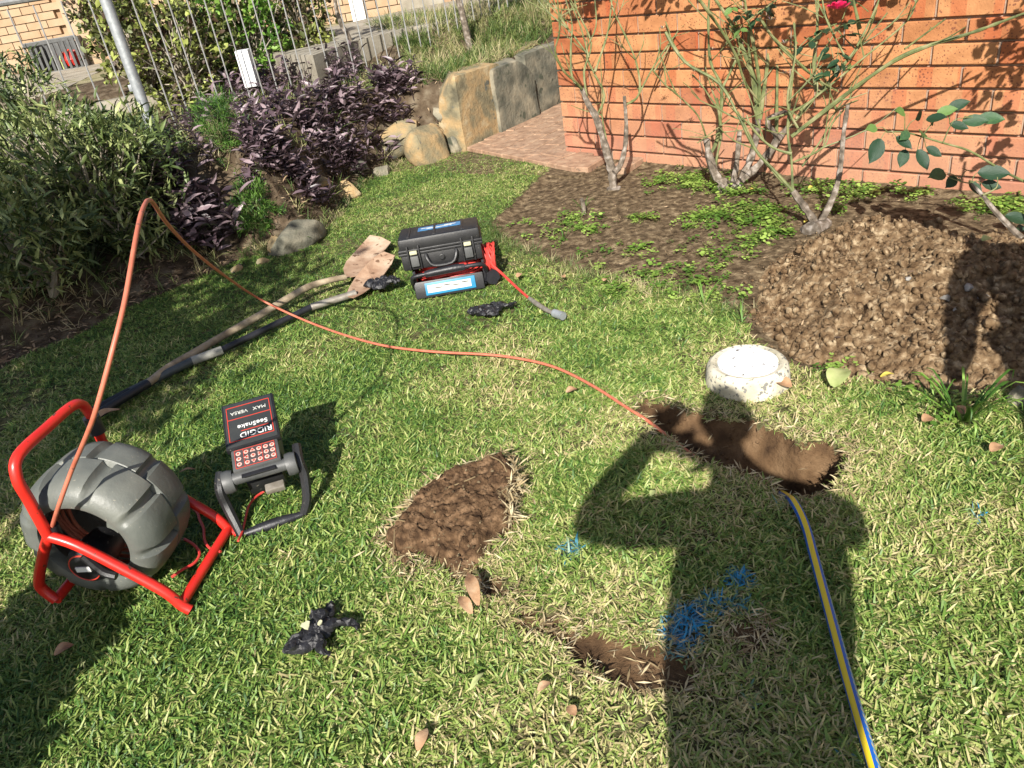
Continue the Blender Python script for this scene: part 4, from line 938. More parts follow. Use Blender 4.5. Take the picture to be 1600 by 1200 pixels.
# ------------------------------------------------------------------ red-framed camera reel
rl = thing('camera_reel', 'ribbed grey drum of push rod cable in a red tube frame', 'cable reel', G(200, 930))
FN_ = G(300, 958); Wv = (G(372, 838) - G(300, 958)); Wv.z = 0; wid = Wv.length; Wv.normalize()
Uv = Vector((-Wv.y, Wv.x, 0)); Uv = Uv if Uv.x < 0 else -Uv         # along the frame, to the left
near0 = FN_ + Vector((0, 0, 0)); far0 = FN_ + Wv * wid
Nn = lambda px, py: OP(px, py, near0, Wv)
Ff = lambda px, py: OP(px, py, far0, Wv)
TR = .0150
def red_tube(nm, pts, r=TR, sm=5): mb = MB(); mb.tube(pts, r, 14, sm); return mb.build(nm, M['red'], rl)
J1 = Nn(76, 838)
topn = [J1, Nn(45, 808), Nn(20, 775)]
mirror = lambda p: p + Wv * wid
hn = Nn(18, 758); hb = [hn, Nn(22, 728) + Wv * .02]
# handle: near upright, bar across, far upright
c1 = Nn(20, 735); far_top = mirror(c1)
handle_pts = [J1, J1.lerp(c1, .55), c1.lerp(J1, .12), c1 + Wv * .035 + (c1 - J1).normalized() * .02, c1 + Wv * (wid * .5) + (c1 - J1).normalized() * .025, far_top - Wv * .035 + (c1 - J1).normalized() * .02, far_top.lerp(mirror(J1), .12), far_top.lerp(mirror(J1), .55), mirror(J1)]
red_tube('handle', handle_pts)
side = [J1 - (Nn(120, 852) - J1).normalized() * .01, Nn(120, 852), Nn(200, 893), Nn(258, 925), Nn(283, 945), Nn(300, 958) + Vector((0, 0, .012))]
red_tube('side_tube', side); red_tube('side_tube', [mirror(p) for p in side])
leg = [J1, Nn(68, 865), Nn(61, 905) , Nn(66, 920), Nn(88, 937)]
red_tube('leg', leg); red_tube('leg', [mirror(p) for p in leg])
red_tube('cross_bar', [leg[-1], mirror(leg[-1])], TR, 1); red_tube('cross_bar', [side[-2], mirror(side[-2])], TR, 1)
mb = MB(); gA = far_top.lerp(mirror(J1), .2); gB = far_top.lerp(mirror(J1), .45); mb.tube([gA, gB], .024, 12, 1); mb.build('grip', M['rubber'], rl)
# drum
DR = .208; DC = near0 + Wv * (wid * .5) + Uv * .30; DC.z = .262
DC = OP(170, 806, near0 + Wv * (wid * .5), Wv); DC.z = max(DC.z, .235)
print('reel', J1, c1, leg[-1], DC, wid)
Ub = Vector((0, 0, 1))
def drum():
    hw = wid * .5 - .028; NS = 144
    # section, from the lip of the mouth round the tread to the back: (radius fraction, position along the axis, tread weight)
    prof = [(.61, -.70, 0), (.61, -.86, 0), (.63, -.95, 0), (.69, -.985, 0), (.77, -.975, .25), (.86, -.90, .7), (.94, -.76, 1), (.985, -.55, 1), (1, -.35, 1), (1.005, -.12, 1), (1.005, -.035, 1), (.985, -.02, 1), (.985, .02, 2), (1.0, .035, 2), (1, .12, 2), (.995, .35, 2), (.98, .55, 2), (.95, .72, 1.8), (.86, .88, 1.4), (.74, .97, 1.1), (.62, .98, 1), (.3, .98, 1), (.0, .98, 1)]
    V = []; Fc = []
    nl = 9
    for (rf, af, tw_) in prof:
        for j in range(NS):
            a = 2 * PI * j / NS; ph = a * nl / (2 * PI) + (.5 if tw_ >= 1.05 else .12); fr = abs((ph % 1) - .5) * 2      # 1 at a groove
            wgt = tw_ if tw_ <= 1 else (tw_ - 1); g = sstep(.79, .90, fr) * wgt
            rr = DR * rf * (1 - .095 * g) ; ax = af * hw * (1 - .05 * g)
            V.append(DC + Wv * ax + (Uv * math.cos(a) + Ub * math.sin(a)) * rr)
    for i in range(len(prof) - 1):
        for j in range(NS):
            k = (j + 1) % NS; Fc.append((i * NS + j, i * NS + k, (i + 1) * NS + k, (i + 1) * NS + j))
    # inner wall of the hollow
    b0 = len(V)
    for (rf, af) in ((.61, -.70), (.80, -.62), (.90, -.3), (.90, .3), (.80, .7), (0.3, .75)):
        for j in range(NS):
            a = 2 * PI * j / NS; V.append(DC + Wv * af * hw + (Uv * math.cos(a) + Ub * math.sin(a)) * DR * rf)
    for i in range(5):
        for j in range(NS):
            k = (j + 1) % NS; Fc.append((b0 + i * NS + j, b0 + (i + 1) * NS + j, b0 + (i + 1) * NS + k, b0 + i * NS + k))
    o = npmesh('drum', [tuple(v) for v in V], Fc, M['grey'], rl, True)
    try: o.data.set_sharp_from_angle(angle=.75)
    except Exception: pass
    return o
drum()
mb = MB()                                                            # coils lying in the drum
for k in range(5):
    rr = DR * (.79 - .035 * (k % 4)); ax = -.05 + .08 * k; pts = [DC + Wv * (ax * wid * .4) + (Uv * math.cos(t_) + Ub * math.sin(t_)) * (rr + .008 * math.sin(3 * t_ + k)) for t_ in np.linspace(0, 2 * PI, 30)]
    mb.tube(pts, .0055, 7, 2, False)
mb.build('coiled_cable', M['orange'], rl)
hubc = Nn(128, 893) + Vector((0, 0, 0)); 
mb = MB(); mb.lathe([(0.02, .10), (.05, .09), (.058, .04), (.062, .0), (.055, -.02), (.042, -.028), (0, -.03)], hubc + Wv * .04, Wv, 28); mb.build('hub', M['black'], rl)
hub_o = rl.children[-1] if rl.children else rl
mb = MB(); mb.lathe([(.0465, -.0262), (.0455, -.0285), (.0435, -.0290), (.0425, -.0275)], hubc + Wv * .04, Wv, 28); mb.build('hub_ring', M['redline'], rl)
mb = MB(); mb.box(hubc + Wv * .008, (.045, .004, .016), Matrix.Rotation(math.atan2(Uv.y, Uv.x), 3, 'Z')); mb.build('hub_badge', M['white'], rl, False)
mb = MB(); mb.tube([Nn(130, 868), Nn(160, 893), Nn(182, 900)], .012, 8, 3); mb.build('bracket', M['black'], rl)
def text(s_, size, mt, key, parent, nm='lettering', depth=.0006):
    cu = bpy.data.curves.new(nm, 'FONT'); cu.body = s_; cu.size = size; cu.extrude = depth; cu.align_x = 'CENTER'; cu.align_y = 'CENTER'
    tmp = bpy.data.objects.new('t', cu); COL.objects.link(tmp); dg = bpy.context.evaluated_depsgraph_get(); me = bpy.data.meshes.new_from_object(tmp.evaluated_get(dg)); bpy.data.objects.remove(tmp)
    me.name = nm; me.materials.clear(); me.materials.append(M[key]); o = link(nm, me, parent); mt = mt.copy(); mt.translation = mt.translation - worigin(parent); o.matrix_local = mt; return o
def frame_mt(o_, xdir, ydir):
    xdir = Vector(xdir).normalized(); z_ = xdir.cross(Vector(ydir)).normalized(); y_ = z_.cross(xdir); mt = Matrix((xdir, y_, z_)).transposed().to_4x4(); mt.translation = o_; return mt

# raised push rod: out of the drum, up, over and down to the hole
_q = Nn(80, 828); orc = [(80, 828, _q.y + .03), (92, 790, _q.y - .05), (112, 735, 1.70), (135, 681, 1.62), (150, 640, 1.59), (175, 550, 1.62), (195, 470, 1.70), (210, 385, 1.83), (219, 340, 1.95), (226, 320, 2.04), (232, 313, 2.12), (240, 318, 2.22), (262, 350, 2.48), (300, 390, 2.85), (350, 430, 3.18)]
cpts = [A(*p) for p in orc]
for (px, py, z) in [(400, 464, .16), (450, 489, .07), (500, 510, .035), (550, 527, .03), (600, 540, .03), (650, 547, .032), (700, 551, .03), (745, 553, .034), (790, 557, .03), (840, 566, .033), (880, 579, .03), (930, 605, .032), (975, 634, .03), (1010, 656, .02), (1045, 683, .0), (1085, 713, -.03), (1105, 728, -.06)]: cpts.append(G(px, py, z))
mb = MB(); mb.tube(cpts, .0058, 10, 6); o = mb.build('push_rod_cable', M['orange']); tag(o, 'orange push rod cable arching up from the reel and across the lawn into the hole', 'cable')
mb = MB(); q = A(80, 828, _q.y + .02); mb.tube([q + Vector((0, 0, -.03)), q + Vector((.005, 0, .015))], .02, 12, 1); mb.build('cable_guide', M['rubber'], rl)
mb = MB(); rc = [G(300, 770, .1), G(312, 800, .035), G(318, 835, .03), G(335, 858, .03), G(365, 855, .03)]
mb.tube([G(296, 790, .035), G(308, 800, .035), G(312, 812, .032), G(318, 825, .03), G(320, 845, .03), G(330, 858, .03), G(345, 862, .03)], .0045, 7, 4)
mb.tube([G(268, 902, .03), G(285, 890, .035), G(303, 880, .03), G(312, 866, .03), G(304, 852, .032), G(288, 842, .03)], .0045, 7, 4)
o = mb.build('system_cord', M['redcord']); tag(o, 'thin red cord looping under the right end of the reel frame', 'cord')

# ------------------------------------------------------------------ monitor on its handle stand
mn = thing('inspection_monitor', 'black inspection monitor with red lettering on a folded handle stand', 'monitor', G(410, 790))
bl = G(366, 744, .20); br = G(441, 722, .20); tl = A(336, 646, 2.34); tr_ = A(412, 625, 2.34)
ex = (br - bl).normalized(); ey = ((tl + tr_) / 2 - (bl + br) / 2); ln_ = ey.length; ez = ex.cross(ey).normalized(); ey = ez.cross(ex).normalized()
wdm = (br - bl).length; O_ = (bl + br) / 2; print('monitor', wdm, ln_, tl, tr_, bl, br)
Rm = Matrix((ex, ey, ez)).transposed()
def mp(a, b, c=0): return O_ + ex * a + ey * b + ez * c
mb = MB(); mb.box(mp(0, ln_ * .60, -.045), (wdm * 1.02, ln_ * .80, .085), Rm, .010); mb.build('screen_housing', M['greycase'], mn)
mb = MB(); mb.box(mp(0, ln_ * .665, .008), (wdm * 1.16, ln_ * .70, .022), Rm, .006); mb.build('sun_lid', M['black'], mn)
mb = MB(); mb.box(mp(0, ln_ * .665, .0195), (wdm * 1.06, ln_ * .65, .003), Rm, .001); lid = mb.build('lid_label', M['label'], mn)
def line(a, b, wdt=.0022, c=.0218, key='redline', parent=None):
    a = Vector(a); b = Vector(b); d = b - a; cc = (a + b) / 2
    r_ = Rm @ Matrix.Rotation(math.atan2(d.y, d.x), 3, 'Z'); mb2.box(mp(cc.x, cc.y, c), (d.length + wdt, wdt, .001), r_)
mb2 = MB(); hw_ = wdm * .47; y0_, y1_, ym = ln_ * .41, ln_ * .93, ln_ * .74
for a, b in (((-hw_, y0_), (hw_, y0_)), ((-hw_, y1_), (hw_, y1_)), ((-hw_, y0_), (-hw_, y1_)), ((hw_, y0_), (hw_, y1_)), ((-hw_, ym), (hw_, ym))): line(a, b)
mb2.build('label_border', M['redline'], lid, False)
# lettering reads from the far side: upside down to the camera
text('RIDGID', wdm * .21, frame_mt(mp(wdm * .10, ln_ * .475, .0222), -ex, -ey), 'white', lid); 
mb2 = MB(); line((-wdm * .2, ln_ * .54), (wdm * .38, ln_ * .54)); mb2.build('underline', M['redline'], lid, False)
text('SeeSnake', wdm * .175, frame_mt(mp(wdm * .05, ln_ * .605, .0222), -ex, -ey), 'white', lid)
text('MAX   VERSA', wdm * .135, frame_mt(mp(0, ln_ * .83, .0222), -ex, -ey), 'cream', lid)
mb = MB(); mb.box(mp(0, ln_ * .17, .002), (wdm * 1.0, ln_ * .30, .02), Rm, .006); mb.build('keypad_housing', M['greycase'], mn)
mb = MB(); mb.box(mp(0, ln_ * .17, .0125), (wdm * .84, ln_ * .25, .002), Rm, .0005); mb.build('keypad', M['pad'], mn)
for (cx0, n_) in ((-.345, 1), (-.045, 3), (.30, 2)):
    for c_ in range(n_):
        for r_ in range(3):
            kx = cx0 * wdm + (c_ - (n_ - 1) / 2) * wdm * .135; ky = ln_ * (.095 + .075 * r_); mb = MB()
            rr = wdm * .052; sh_ = 'tri' if (n_ == 3 and ((c_ == 1) != (r_ == 1))) else 'round'
            if sh_ == 'round': mb.lathe([(rr, 0), (rr, .0012), (rr * .8, .0016), (0, .0016)], mp(kx, ky, .0135), ez, 14)
            else:
                aa = {(1, 2): PI / 2, (1, 0): -PI / 2, (0, 1): PI, (2, 1): 0}[(c_, r_)]
                pts = [mp(kx + rr * 1.25 * math.cos(aa + t_), ky + rr * 1.25 * math.sin(aa + t_), .0135) for t_ in (0, 2.094, 4.188)]; mb.add(pts + [p + ez * .0014 for p in pts], [(0, 1, 2), (3, 5, 4), (0, 3, 4, 1), (1, 4, 5, 2), (2, 5, 3, 0)])
            ky_ = mb.build('key', M['key'], mn, False)
            mb = MB(); mb.lathe([(rr * .5, 0), (rr * .5, .0005), (0, .0005)], mp(kx, ky, .0149), ez, 8); mb.build('key_symbol', M['redline'], ky_, False)
mb2 = MB()
for kx in (-.235, .15): line((kx * wdm, ln_ * .05), (kx * wdm, ln_ * .29), .0015, .0142)
for a, b in (((-.42, .045), (.42, .045)), ((-.42, .295), (.42, .295)), ((-.42, .045), (-.42, .295)), ((.42, .045), (.42, .295))): line((a[0] * wdm, a[1] * ln_), (b[0] * wdm, b[1] * ln_), .0015, .0142)
mb2.build('keypad_border', M['redline'], mn, False)
mb = MB(); mb.tube([mp(-wdm * .56, .004, -.018), mp(wdm * .62, .004, -.018)], .020, 14, 1); mb.build('hinge_bar', M['greycase'], mn)
mb = MB(); mb.box(mp(0, -.014, .004), (wdm * .7, .016, .004), Rm, .002); mb.build('hinge_slot', M['black'], mn)
for s_ in (-1, 1):
    mb = MB(); mb.lathe([(.001, -.016), (.036, -.016), (.038, 0), (.034, .016), (0, .018)], mp(s_ * wdm * .66, .01, -.03), ex, 20); mb.build('pivot', M['greycase'], mn)
LG = G(377, 836, .018); RG = G(474, 803, .018)
lp = mp(-wdm * .80, .05, -.02); rp_ = mp(wdm * .84, .07, -.015)
def flat_leg(pts): mb = MB(); mb.tube(pts, [.015, .0165, .0165, .0155, .014], 8, 4); return mb.build('leg', M['black'], mn)
flat_leg([lp, lp.lerp(LG, .2) + Vector((-.01, -.02, .0)), lp.lerp(LG, .5) + Vector((-.015, 0, .0)), lp.lerp(LG, .8) + Vector((-.006, 0, 0)), LG])
flat_leg([rp_, rp_.lerp(RG, .2) + Vector((.008, -.02, 0)), rp_.lerp(RG, .5) + Vector((.018, 0, .01)), rp_.lerp(RG, .8) + Vector((.016, 0, 0)), RG])
mb = MB(); mb.tube([LG, LG.lerp(RG, .12), LG.lerp(RG, .3), LG.lerp(RG, .5), LG.lerp(RG, .7), LG.lerp(RG, .88), RG], [.010, .012, .0175, .019, .0175, .012, .010], 14, 3); mb.build('grip', M['rubber'], mn)
mb = MB(); mb.box(mp(wdm * .2, -.03, -.07), (.06, .03, .02), Rm, .004); mb.build('cable_socket', M['steel'], mn)
mb = MB(); mb.box(mp(0, ln_ * .45, -.115), (wdm * .8, ln_ * .7, .06), Rm, .01); mb.build('battery_box', M['black'], mn)
mb = MB(); mb.tube([mp(wdm * .25, -.04, -.07), G(432, 757, .05), G(412, 768, .03), G(398, 778, .03), G(388, 792, .03), G(383, 812, .03), G(378, 832, .03), G(372, 845, .035)], .004, 7, 4); o = mb.build('monitor_cord', M['redcord']); tag(o, 'short red orange cord under the monitor stand', 'cord')

# ------------------------------------------------------------------ equipment case on a small cable reel
cb = G(652, 474); CW = (G(752, 457) - G(652, 474)); 
y0 = cb.y + .02; x0 = cb.x; cw = .392
kr = thing('small_cable_reel', 'compact black cable reel with red cord and a blue sticker under the case', 'cable reel', (x0 + cw / 2, y0 + .16, 0))
def bx(nm, c, sz, key, par, bev=.006, rot=None): mb = MB(); mb.box(c, sz, rot, bev); return mb.build(nm, M[key], par)
cxm = x0 + cw / 2 - .005
bx('tray', (cxm - .01, y0 + .15, .04), (cw * .93, .24, .06), 'black', kr, .012)
bx('front_plate', (cxm - .015, y0 + .015, .052), (cw * .90, .02, .085), 'black', kr, .006, Euler((-.25, 0, 0)))
stk = bx('sticker', (cxm - .01, y0 - .002, .058), (.255, .003, .062), 'cyan', kr, .0005, Euler((-.25, 0, 0)))
o = bx('sticker_panel', (cxm - .015, y0 - .0045, .058), (.222, .002, .038), 'cream', stk, .0003, Euler((-.25, 0, 0)))
for k in range(4): bx('print_line', (cxm - .07 + .045 * k, y0 - .0062, .060 + .008 * (k % 2)), (.035, .001, .005), 'greycase', stk, 0, Euler((-.25, 0, 0)))
mb = MB()
for k in range(11):
    rr = .088 + .003 * (k % 3); pts = [Vector((cxm + .015 * math.sin(k) + (.165) * math.cos(t_), y0 + .15 + rr * math.sin(t_) * 1.35, .075 + .008 * k + .004 * math.sin(5 * t_ + k))) for t_ in np.linspace(0, 2 * PI, 26)]
    mb.tube(pts, .0052, 6, 2, False)
mb.build('coiled_cord', M['redcord'], kr)
mb = MB(); mb.tube([(x0 + .0, y0 + .05, .05), (x0 + .0, y0 + .0, .12), (x0 + .03, y0 - .02, .143), (cxm, y0 - .028, .15), (x0 + cw - .07, y0 - .02, .150), (x0 + cw - .025, y0 + .0, .13), (x0 + cw - .02, y0 + .05, .05)], .011, 10, 4); mb.build('handle', M['rubber'], kr)
mb = MB(); mb.tube([(x0 + .07, y0 - .027, .148), (x0 + .12, y0 - .03, .152), (x0 + .22, y0 - .03, .155), (x0 + .27, y0 - .026, .153)], [.015, .019, .019, .016], 12, 3); mb.build('grip', M['rubber'], kr)
mb = MB(); mb.lathe([(0, -.02), (.035, -.018), (.042, 0), (.038, .02), (0, .022)], (x0 + cw - .0, y0 + .04, .05), (.5, -1, .2), 12, mod=lambda a, h_: 1 + .12 * math.sin(7 * a)); mb.build('knob', M['rubber'], kr)
bx('side_plate', (x0 + .012, y0 + .12, .09), (.014, .2, .13), 'rubber', kr, .004); bx('side_plate', (x0 + cw - .03, y0 + .12, .09), (.014, .2, .13), 'rubber', kr, .004)
cs = thing('equipment_case', 'black hard equipment case with two latches resting on the small cable reel', 'case', (x0 + cw / 2, y0 + .17, .16))
cz = .165; tiltc = Euler((-.10, 0, 0)); CM = tiltc.to_matrix(); co_ = Vector((x0 + cw / 2 - .028, y0 + .005, cz))
cwid, cdep, chl, chu = .42, .29, .085, .062
def cp_(a, b, c): return co_ + CM @ Vector((a, b, c))
bx('base_shell', cp_(0, cdep / 2, chl / 2), (cwid * .96, cdep * .96, chl), 'black', cs, .012, tiltc)
bx('rim', cp_(0, cdep / 2, chl - .002), (cwid, cdep, .014), 'black', cs, .004, tiltc)
bx('rim', cp_(0, cdep / 2, chl + .0135), (cwid, cdep, .014), 'black', cs, .004, tiltc)
bx('lid', cp_(0, cdep / 2, chl + .012 + chu / 2), (cwid * .97, cdep * .97, chu), 'black', cs, .014, tiltc)
for a in (-.15, -.02, .12):
    bx('lid_rib', cp_(a, cdep / 2, chl + chu + .0135), (.012, cdep * .85, .004), 'black', cs, .001, tiltc)
for a in (-.135, .135):
    for e_ in (-.028, .028): bx('latch_rib', cp_(a + e_, -.001, chl * .75), (.008, .022, .12), 'black', cs, .003, tiltc)
    lt_ = bx('latch', cp_(a, -.006, chl * .55), (.040, .018, .052), 'greycase', cs, .004, tiltc); bx('latch_tab', cp_(a, -.010, chl + .006), (.036, .016, .018), 'latch', lt_, .003, tiltc)
mb = MB(); mb.tube([cp_(-.075, .0, chl * .85), cp_(-.072, -.014, chl * .6), cp_(-.045, -.022, chl * .18), cp_(.045, -.022, chl * .18), cp_(.072, -.014, chl * .6), cp_(.075, .0, chl * .85)], .0085, 8, 3); mb.build('carry_handle', M['black'], cs)
mb = MB(); mb.lathe([(.014, 0), (.014, .006), (.010, .007), (.010, .005), (0, .005)], cp_(0, -.001, chl * .55), CM @ Vector((0, -1, 0)), 18); mb.build('pressure_valve', M['black'], cs)
o = bx('lid_sticker', cp_(.01, cdep * .62, chl + chu + .0135), (.23, .078, .0015), 'blue', cs, 0, tiltc)
for i_, (a, b) in enumerate(((-.06, .64), (.03, .60), (.06, .66), (-.02, .58))): bx('sticker_print', cp_(a, cdep * b, chl + chu + .0146), (.06 + .02 * (i_ % 2), .010, .001), 'cream', o, 0, tiltc)
# camera head cord
mb = MB()
for k in range(12):
    rr = .050 + .004 * (k % 3); cc_ = Vector((x0 + cw - .004 + .004 * k - .012, y0 + .11, .115)); mb.tube([cc_ + Vector((.012 * math.sin(t_ * 2 + k), rr * math.cos(t_) * 1.1, rr * math.sin(t_) * 1.5)) for t_ in np.linspace(0, 2 * PI, 20)], .0052, 6, 2, False)
mb.build('side_coils', M['redcord'], kr)
mb = MB(); hd = [Vector((x0 + cw + .02, y0 + .08, .15)), G(768, 412, .12), G(785, 428, .08), G(805, 447, .045), G(822, 462, .035), G(828, 467, .035)]; mb.tube(hd, .0065, 8, 4); ct = thing('inspection_camera', 'silver tipped pipe camera on a short red cord beside the black case', 'inspection camera', (*PG([(850, 480)])[0], 0)); mb.build('cord', M['redcord'], ct)
mb = MB(); mb.tube([G(827, 466, .035), G(838, 474, .035), G(850, 482, .035), G(862, 488, .035), G(868, 490, .037)], [.009, .012, .011, .010, .012], 12, 4); mb.build('spring', M['steel'], ct)
mb = MB(); mb.tube([G(866, 489, .037), G(880, 494, .038)], .019, 16, 1); mb.build('lens_housing', M['galv'], ct)

# ------------------------------------------------------------------ shovels
def z_at(px, py, z=.035): return G(px, py, z)
s1 = thing('wooden_shovel', 'mud caked shovel with a curved wooden handle lying on the lawn', 'shovel', (*PG([(400, 500)])[0], 0))
mb = MB(); mb.tube([G(230, 600, .05), G(262, 575, .05), G(300, 553, .05), G(350, 524, .05), G(400, 496, .055), G(440, 472, .07), G(480, 449, .085), G(515, 438, .085), G(540, 433, .07)], [.018, .018, .018, .0185, .019, .019, .018, .016, .015], 12, 4); mb.build('handle', M['wood'], s1)
mb = MB(); mb.tube([G(152, 648, .05), G(190, 624, .05), G(232, 599, .05)], .0195, 12, 3); mb.build('grip_sleeve', M['rubber'], s1)
def blade(nm, neck, pts, parent, z=.05, th=.004):
    """pts: outline in photo pixels, neck first, laid as a gently dished plate"""
    c = Vector((0, 0, 0)); W_ = [G(px, py, zz) for (px, py, zz) in pts]
    for q in W_: c += q
    c /= len(W_); V = []; Fc = []; n = len(W_)
    for lay in (0, 1):
        for f in (0, .4, .75, 1):
            for q in W_: p = c.lerp(q, f); V.append(tuple(p + Vector((0, 0, (-.022 * (1 - f ** 2)) - th * lay))))
    for lay in (0, 1):
        for i in range(3):
            for j in range(n):
                k = (j + 1) % n; a = lay * 4 * n + i * n; f_ = (a + j, a + k, a + n + k, a + n + j); Fc.append(f_ if lay == 0 else f_[::-1])
    for j in range(n): k = (j + 1) % n; Fc.append((3 * n + j, 3 * n + k, 7 * n + k, 7 * n + j))
    return npmesh(nm, V, Fc, M['blade'], parent, False)
blade('blade', None, [(540, 434, .055), (536, 420, .06), (541, 408, .06), (556, 392, .06), (570, 376, .065), (578, 367, .07), (595, 370, .065), (611, 378, .06), (603, 388, .055), (592, 400, .05), (578, 416, .05), (560, 430, .05)], s1)
s2 = thing('fibreglass_shovel', 'shovel with a straight black and grey fibreglass handle crossing the wooden one', 'shovel', (*PG([(400, 520)])[0], 0))
for (a, b, r_, key, nm) in (((140, 646), (203, 612), .0205, 'rubber', 'grip_end'), ((203, 612), (300, 564), .0195, 'greyfib', 'grip_sleeve'), ((300, 564), (347, 547), .0205, 'tape', 'tape_band'), ((345, 548), (490, 478), .0165, 'rubber', 'handle'), ((486, 480), (556, 458), .0185, 'steel', 'socket')):
    mb = MB(); e0 = G(*a, .040 if a[0] < 480 else .05); e1 = G(*b, .040 if b[0] < 480 else .05); mb.tube([e0, e1], r_, 14, 1); mb.build(nm, M[key], s2)
blade('blade', None, [(540, 462, .055), (546, 448, .06), (556, 432, .065), (572, 414, .085), (585, 401, .09), (600, 393, .09), (617, 399, .08), (612, 412, .07), (600, 428, .06), (586, 444, .055), (568, 457, .05), (552, 465, .05)], s2)

# ------------------------------------------------------------------ gloves and blowing bits
def crumple(name, label, px, py, size, seed, fingers, key='glove', z=.03, cat='glove'):
    """crumpled thin glove: creased palm and cuff with limp kinked fingers, one mesh"""
    g = G(px, py, z); rs = np.random.RandomState(seed); mb = MB()
    bm = bmesh.new(); bmesh.ops.create_icosphere(bm, subdivisions=5, radius=1); V = np.array([v.co[:] for v in bm.verts]); Fc = [[v.index for v in f.verts] for f in bm.faces]; bm.free()
    ax = rs.uniform(-.5, .5); P_ = V * np.array([.72, .95, .30]) * size * .8; q = P_ / size
    mb.add(P_, Fc); n = len(V)
    bm = bmesh.new(); bmesh.ops.create_icosphere(bm, subdivisions=4, radius=1); V2 = np.array([v.co[:] for v in bm.verts]); F2 = [[v.index for v in f.verts] for f in bm.faces]; bm.free()
    ca = fingers[0][0] + 2.6; mb.add(V2 * np.array([.5, .45, .22]) * size + np.array([math.cos(ca), math.sin(ca), 0]) * size * .8, F2)
    for (fa, L_, w_) in fingers:
        d = np.array([math.cos(fa), math.sin(fa), 0]); sd = np.array([-d[1], d[0], 0]); pts = []
        for i in range(6):
            t = i / 5; pts.append(Vector(d * size * (.35 + L_ * t) + sd * size * (.22 * math.sin(t * 5 + seed + fa * 3) * t) + np.array([0, 0, size * (.10 + .16 * math.sin(t * 4 + fa))])))
        mb.tube(pts, [size * w_ * k for k in (1.1, 1.25, .85, 1.15, .8, .45)], 12, 5)
    W_ = np.array(mb.v); q = W_ / size
    rg = (.5 - np.abs(fbm3(q * 2.6 + seed, seed, 2)) * 3) * .26 + (.5 - np.abs(fbm3(q * 7 + seed, seed + 3, 3)) * 3) * .14
    W_[:, 2] += rg * size; W_[:, 0] += fbm3(q * 3 + 9, seed, 3) * .42 * size; W_[:, 1] += fbm3(q * 3 + 19, seed, 3) * .42 * size
    W_[:, 2] *= .75; W_[:, 2] -= np.percentile(W_[:, 2], 8); W_ += np.array(g) + np.array([0, 0, -.006])
    o = npmesh(name, W_, mb.f, M[key], None, True); tag(o, label, cat, 'crumpled black rubber gloves')
    try: o.data.set_sharp_from_angle(angle=.6)
    except Exception: pass
    return o
gl = crumple('rubber_glove', 'crumpled black glove with pale mud smears lying nearest on the lawn', 495, 985, .072, 5, [(1.25, .9, .20), (1.7, .7, .17), (-.15, 1.25, .17), (-1.15, 1.2, .17), (-2.4, .9, .18)])
crumple('rubber_glove', 'flattened black glove lying in front of the small cable reel', 765, 486, .082, 8, [(.15, 1.2, .15), (.4, .8, .15), (2.9, .7, .17), (-2.0, .4, .15), (.9, .4, .15)])
crumple('rubber_glove', 'black glove crumpled on the grey shovel blade', 597, 444, .085, 12, [(.0, .9, .14), (.5, .8, .14), (1.5, .9, .14), (2.2, .6, .14), (-.5, .6, .14)], z=.06)
mb = MB(); mb.lathe([(0, .003), (.011, .003), (.012, 0), (0, -.002)], G(478, 977, .055), (.2, -.3, 1), 10, mod=lambda a, h_: 1 + .25 * math.sin(3 * a + 1)); mb.build('mud_smear', M['latch'], gl)
mb = MB(); mb.lathe([(0, .003), (.006, .003), (.007, 0), (0, -.002)], G(500, 973, .058), (.2, -.3, 1), 10, mod=lambda a, h_: 1 + .25 * math.sin(2 * a + 1)); mb.build('mud_smear', M['latch'], gl)

# ------------------------------------------------------------------ striped hose
hz = [(1222, 772, -.14), (1232, 778, -.04), (1240, 785, .02), (1252, 806, .028), (1262, 832, .026), (1270, 862, .027), (1286, 920, .026), (1304, 985, .028), (1324, 1058, .026), (1345, 1130, .027), (1366, 1200, .026), (1400, 1320, .026), (1440, 1480, .026)]
mb = MB(); mb.tube([G(a, b, c) for a, b, c in hz], .0122, 20, 5); o = mb.build('garden_hose', M['hose'], None, True, uv=True); tag(o, 'blue and yellow striped garden hose running out of the hole', 'hose')

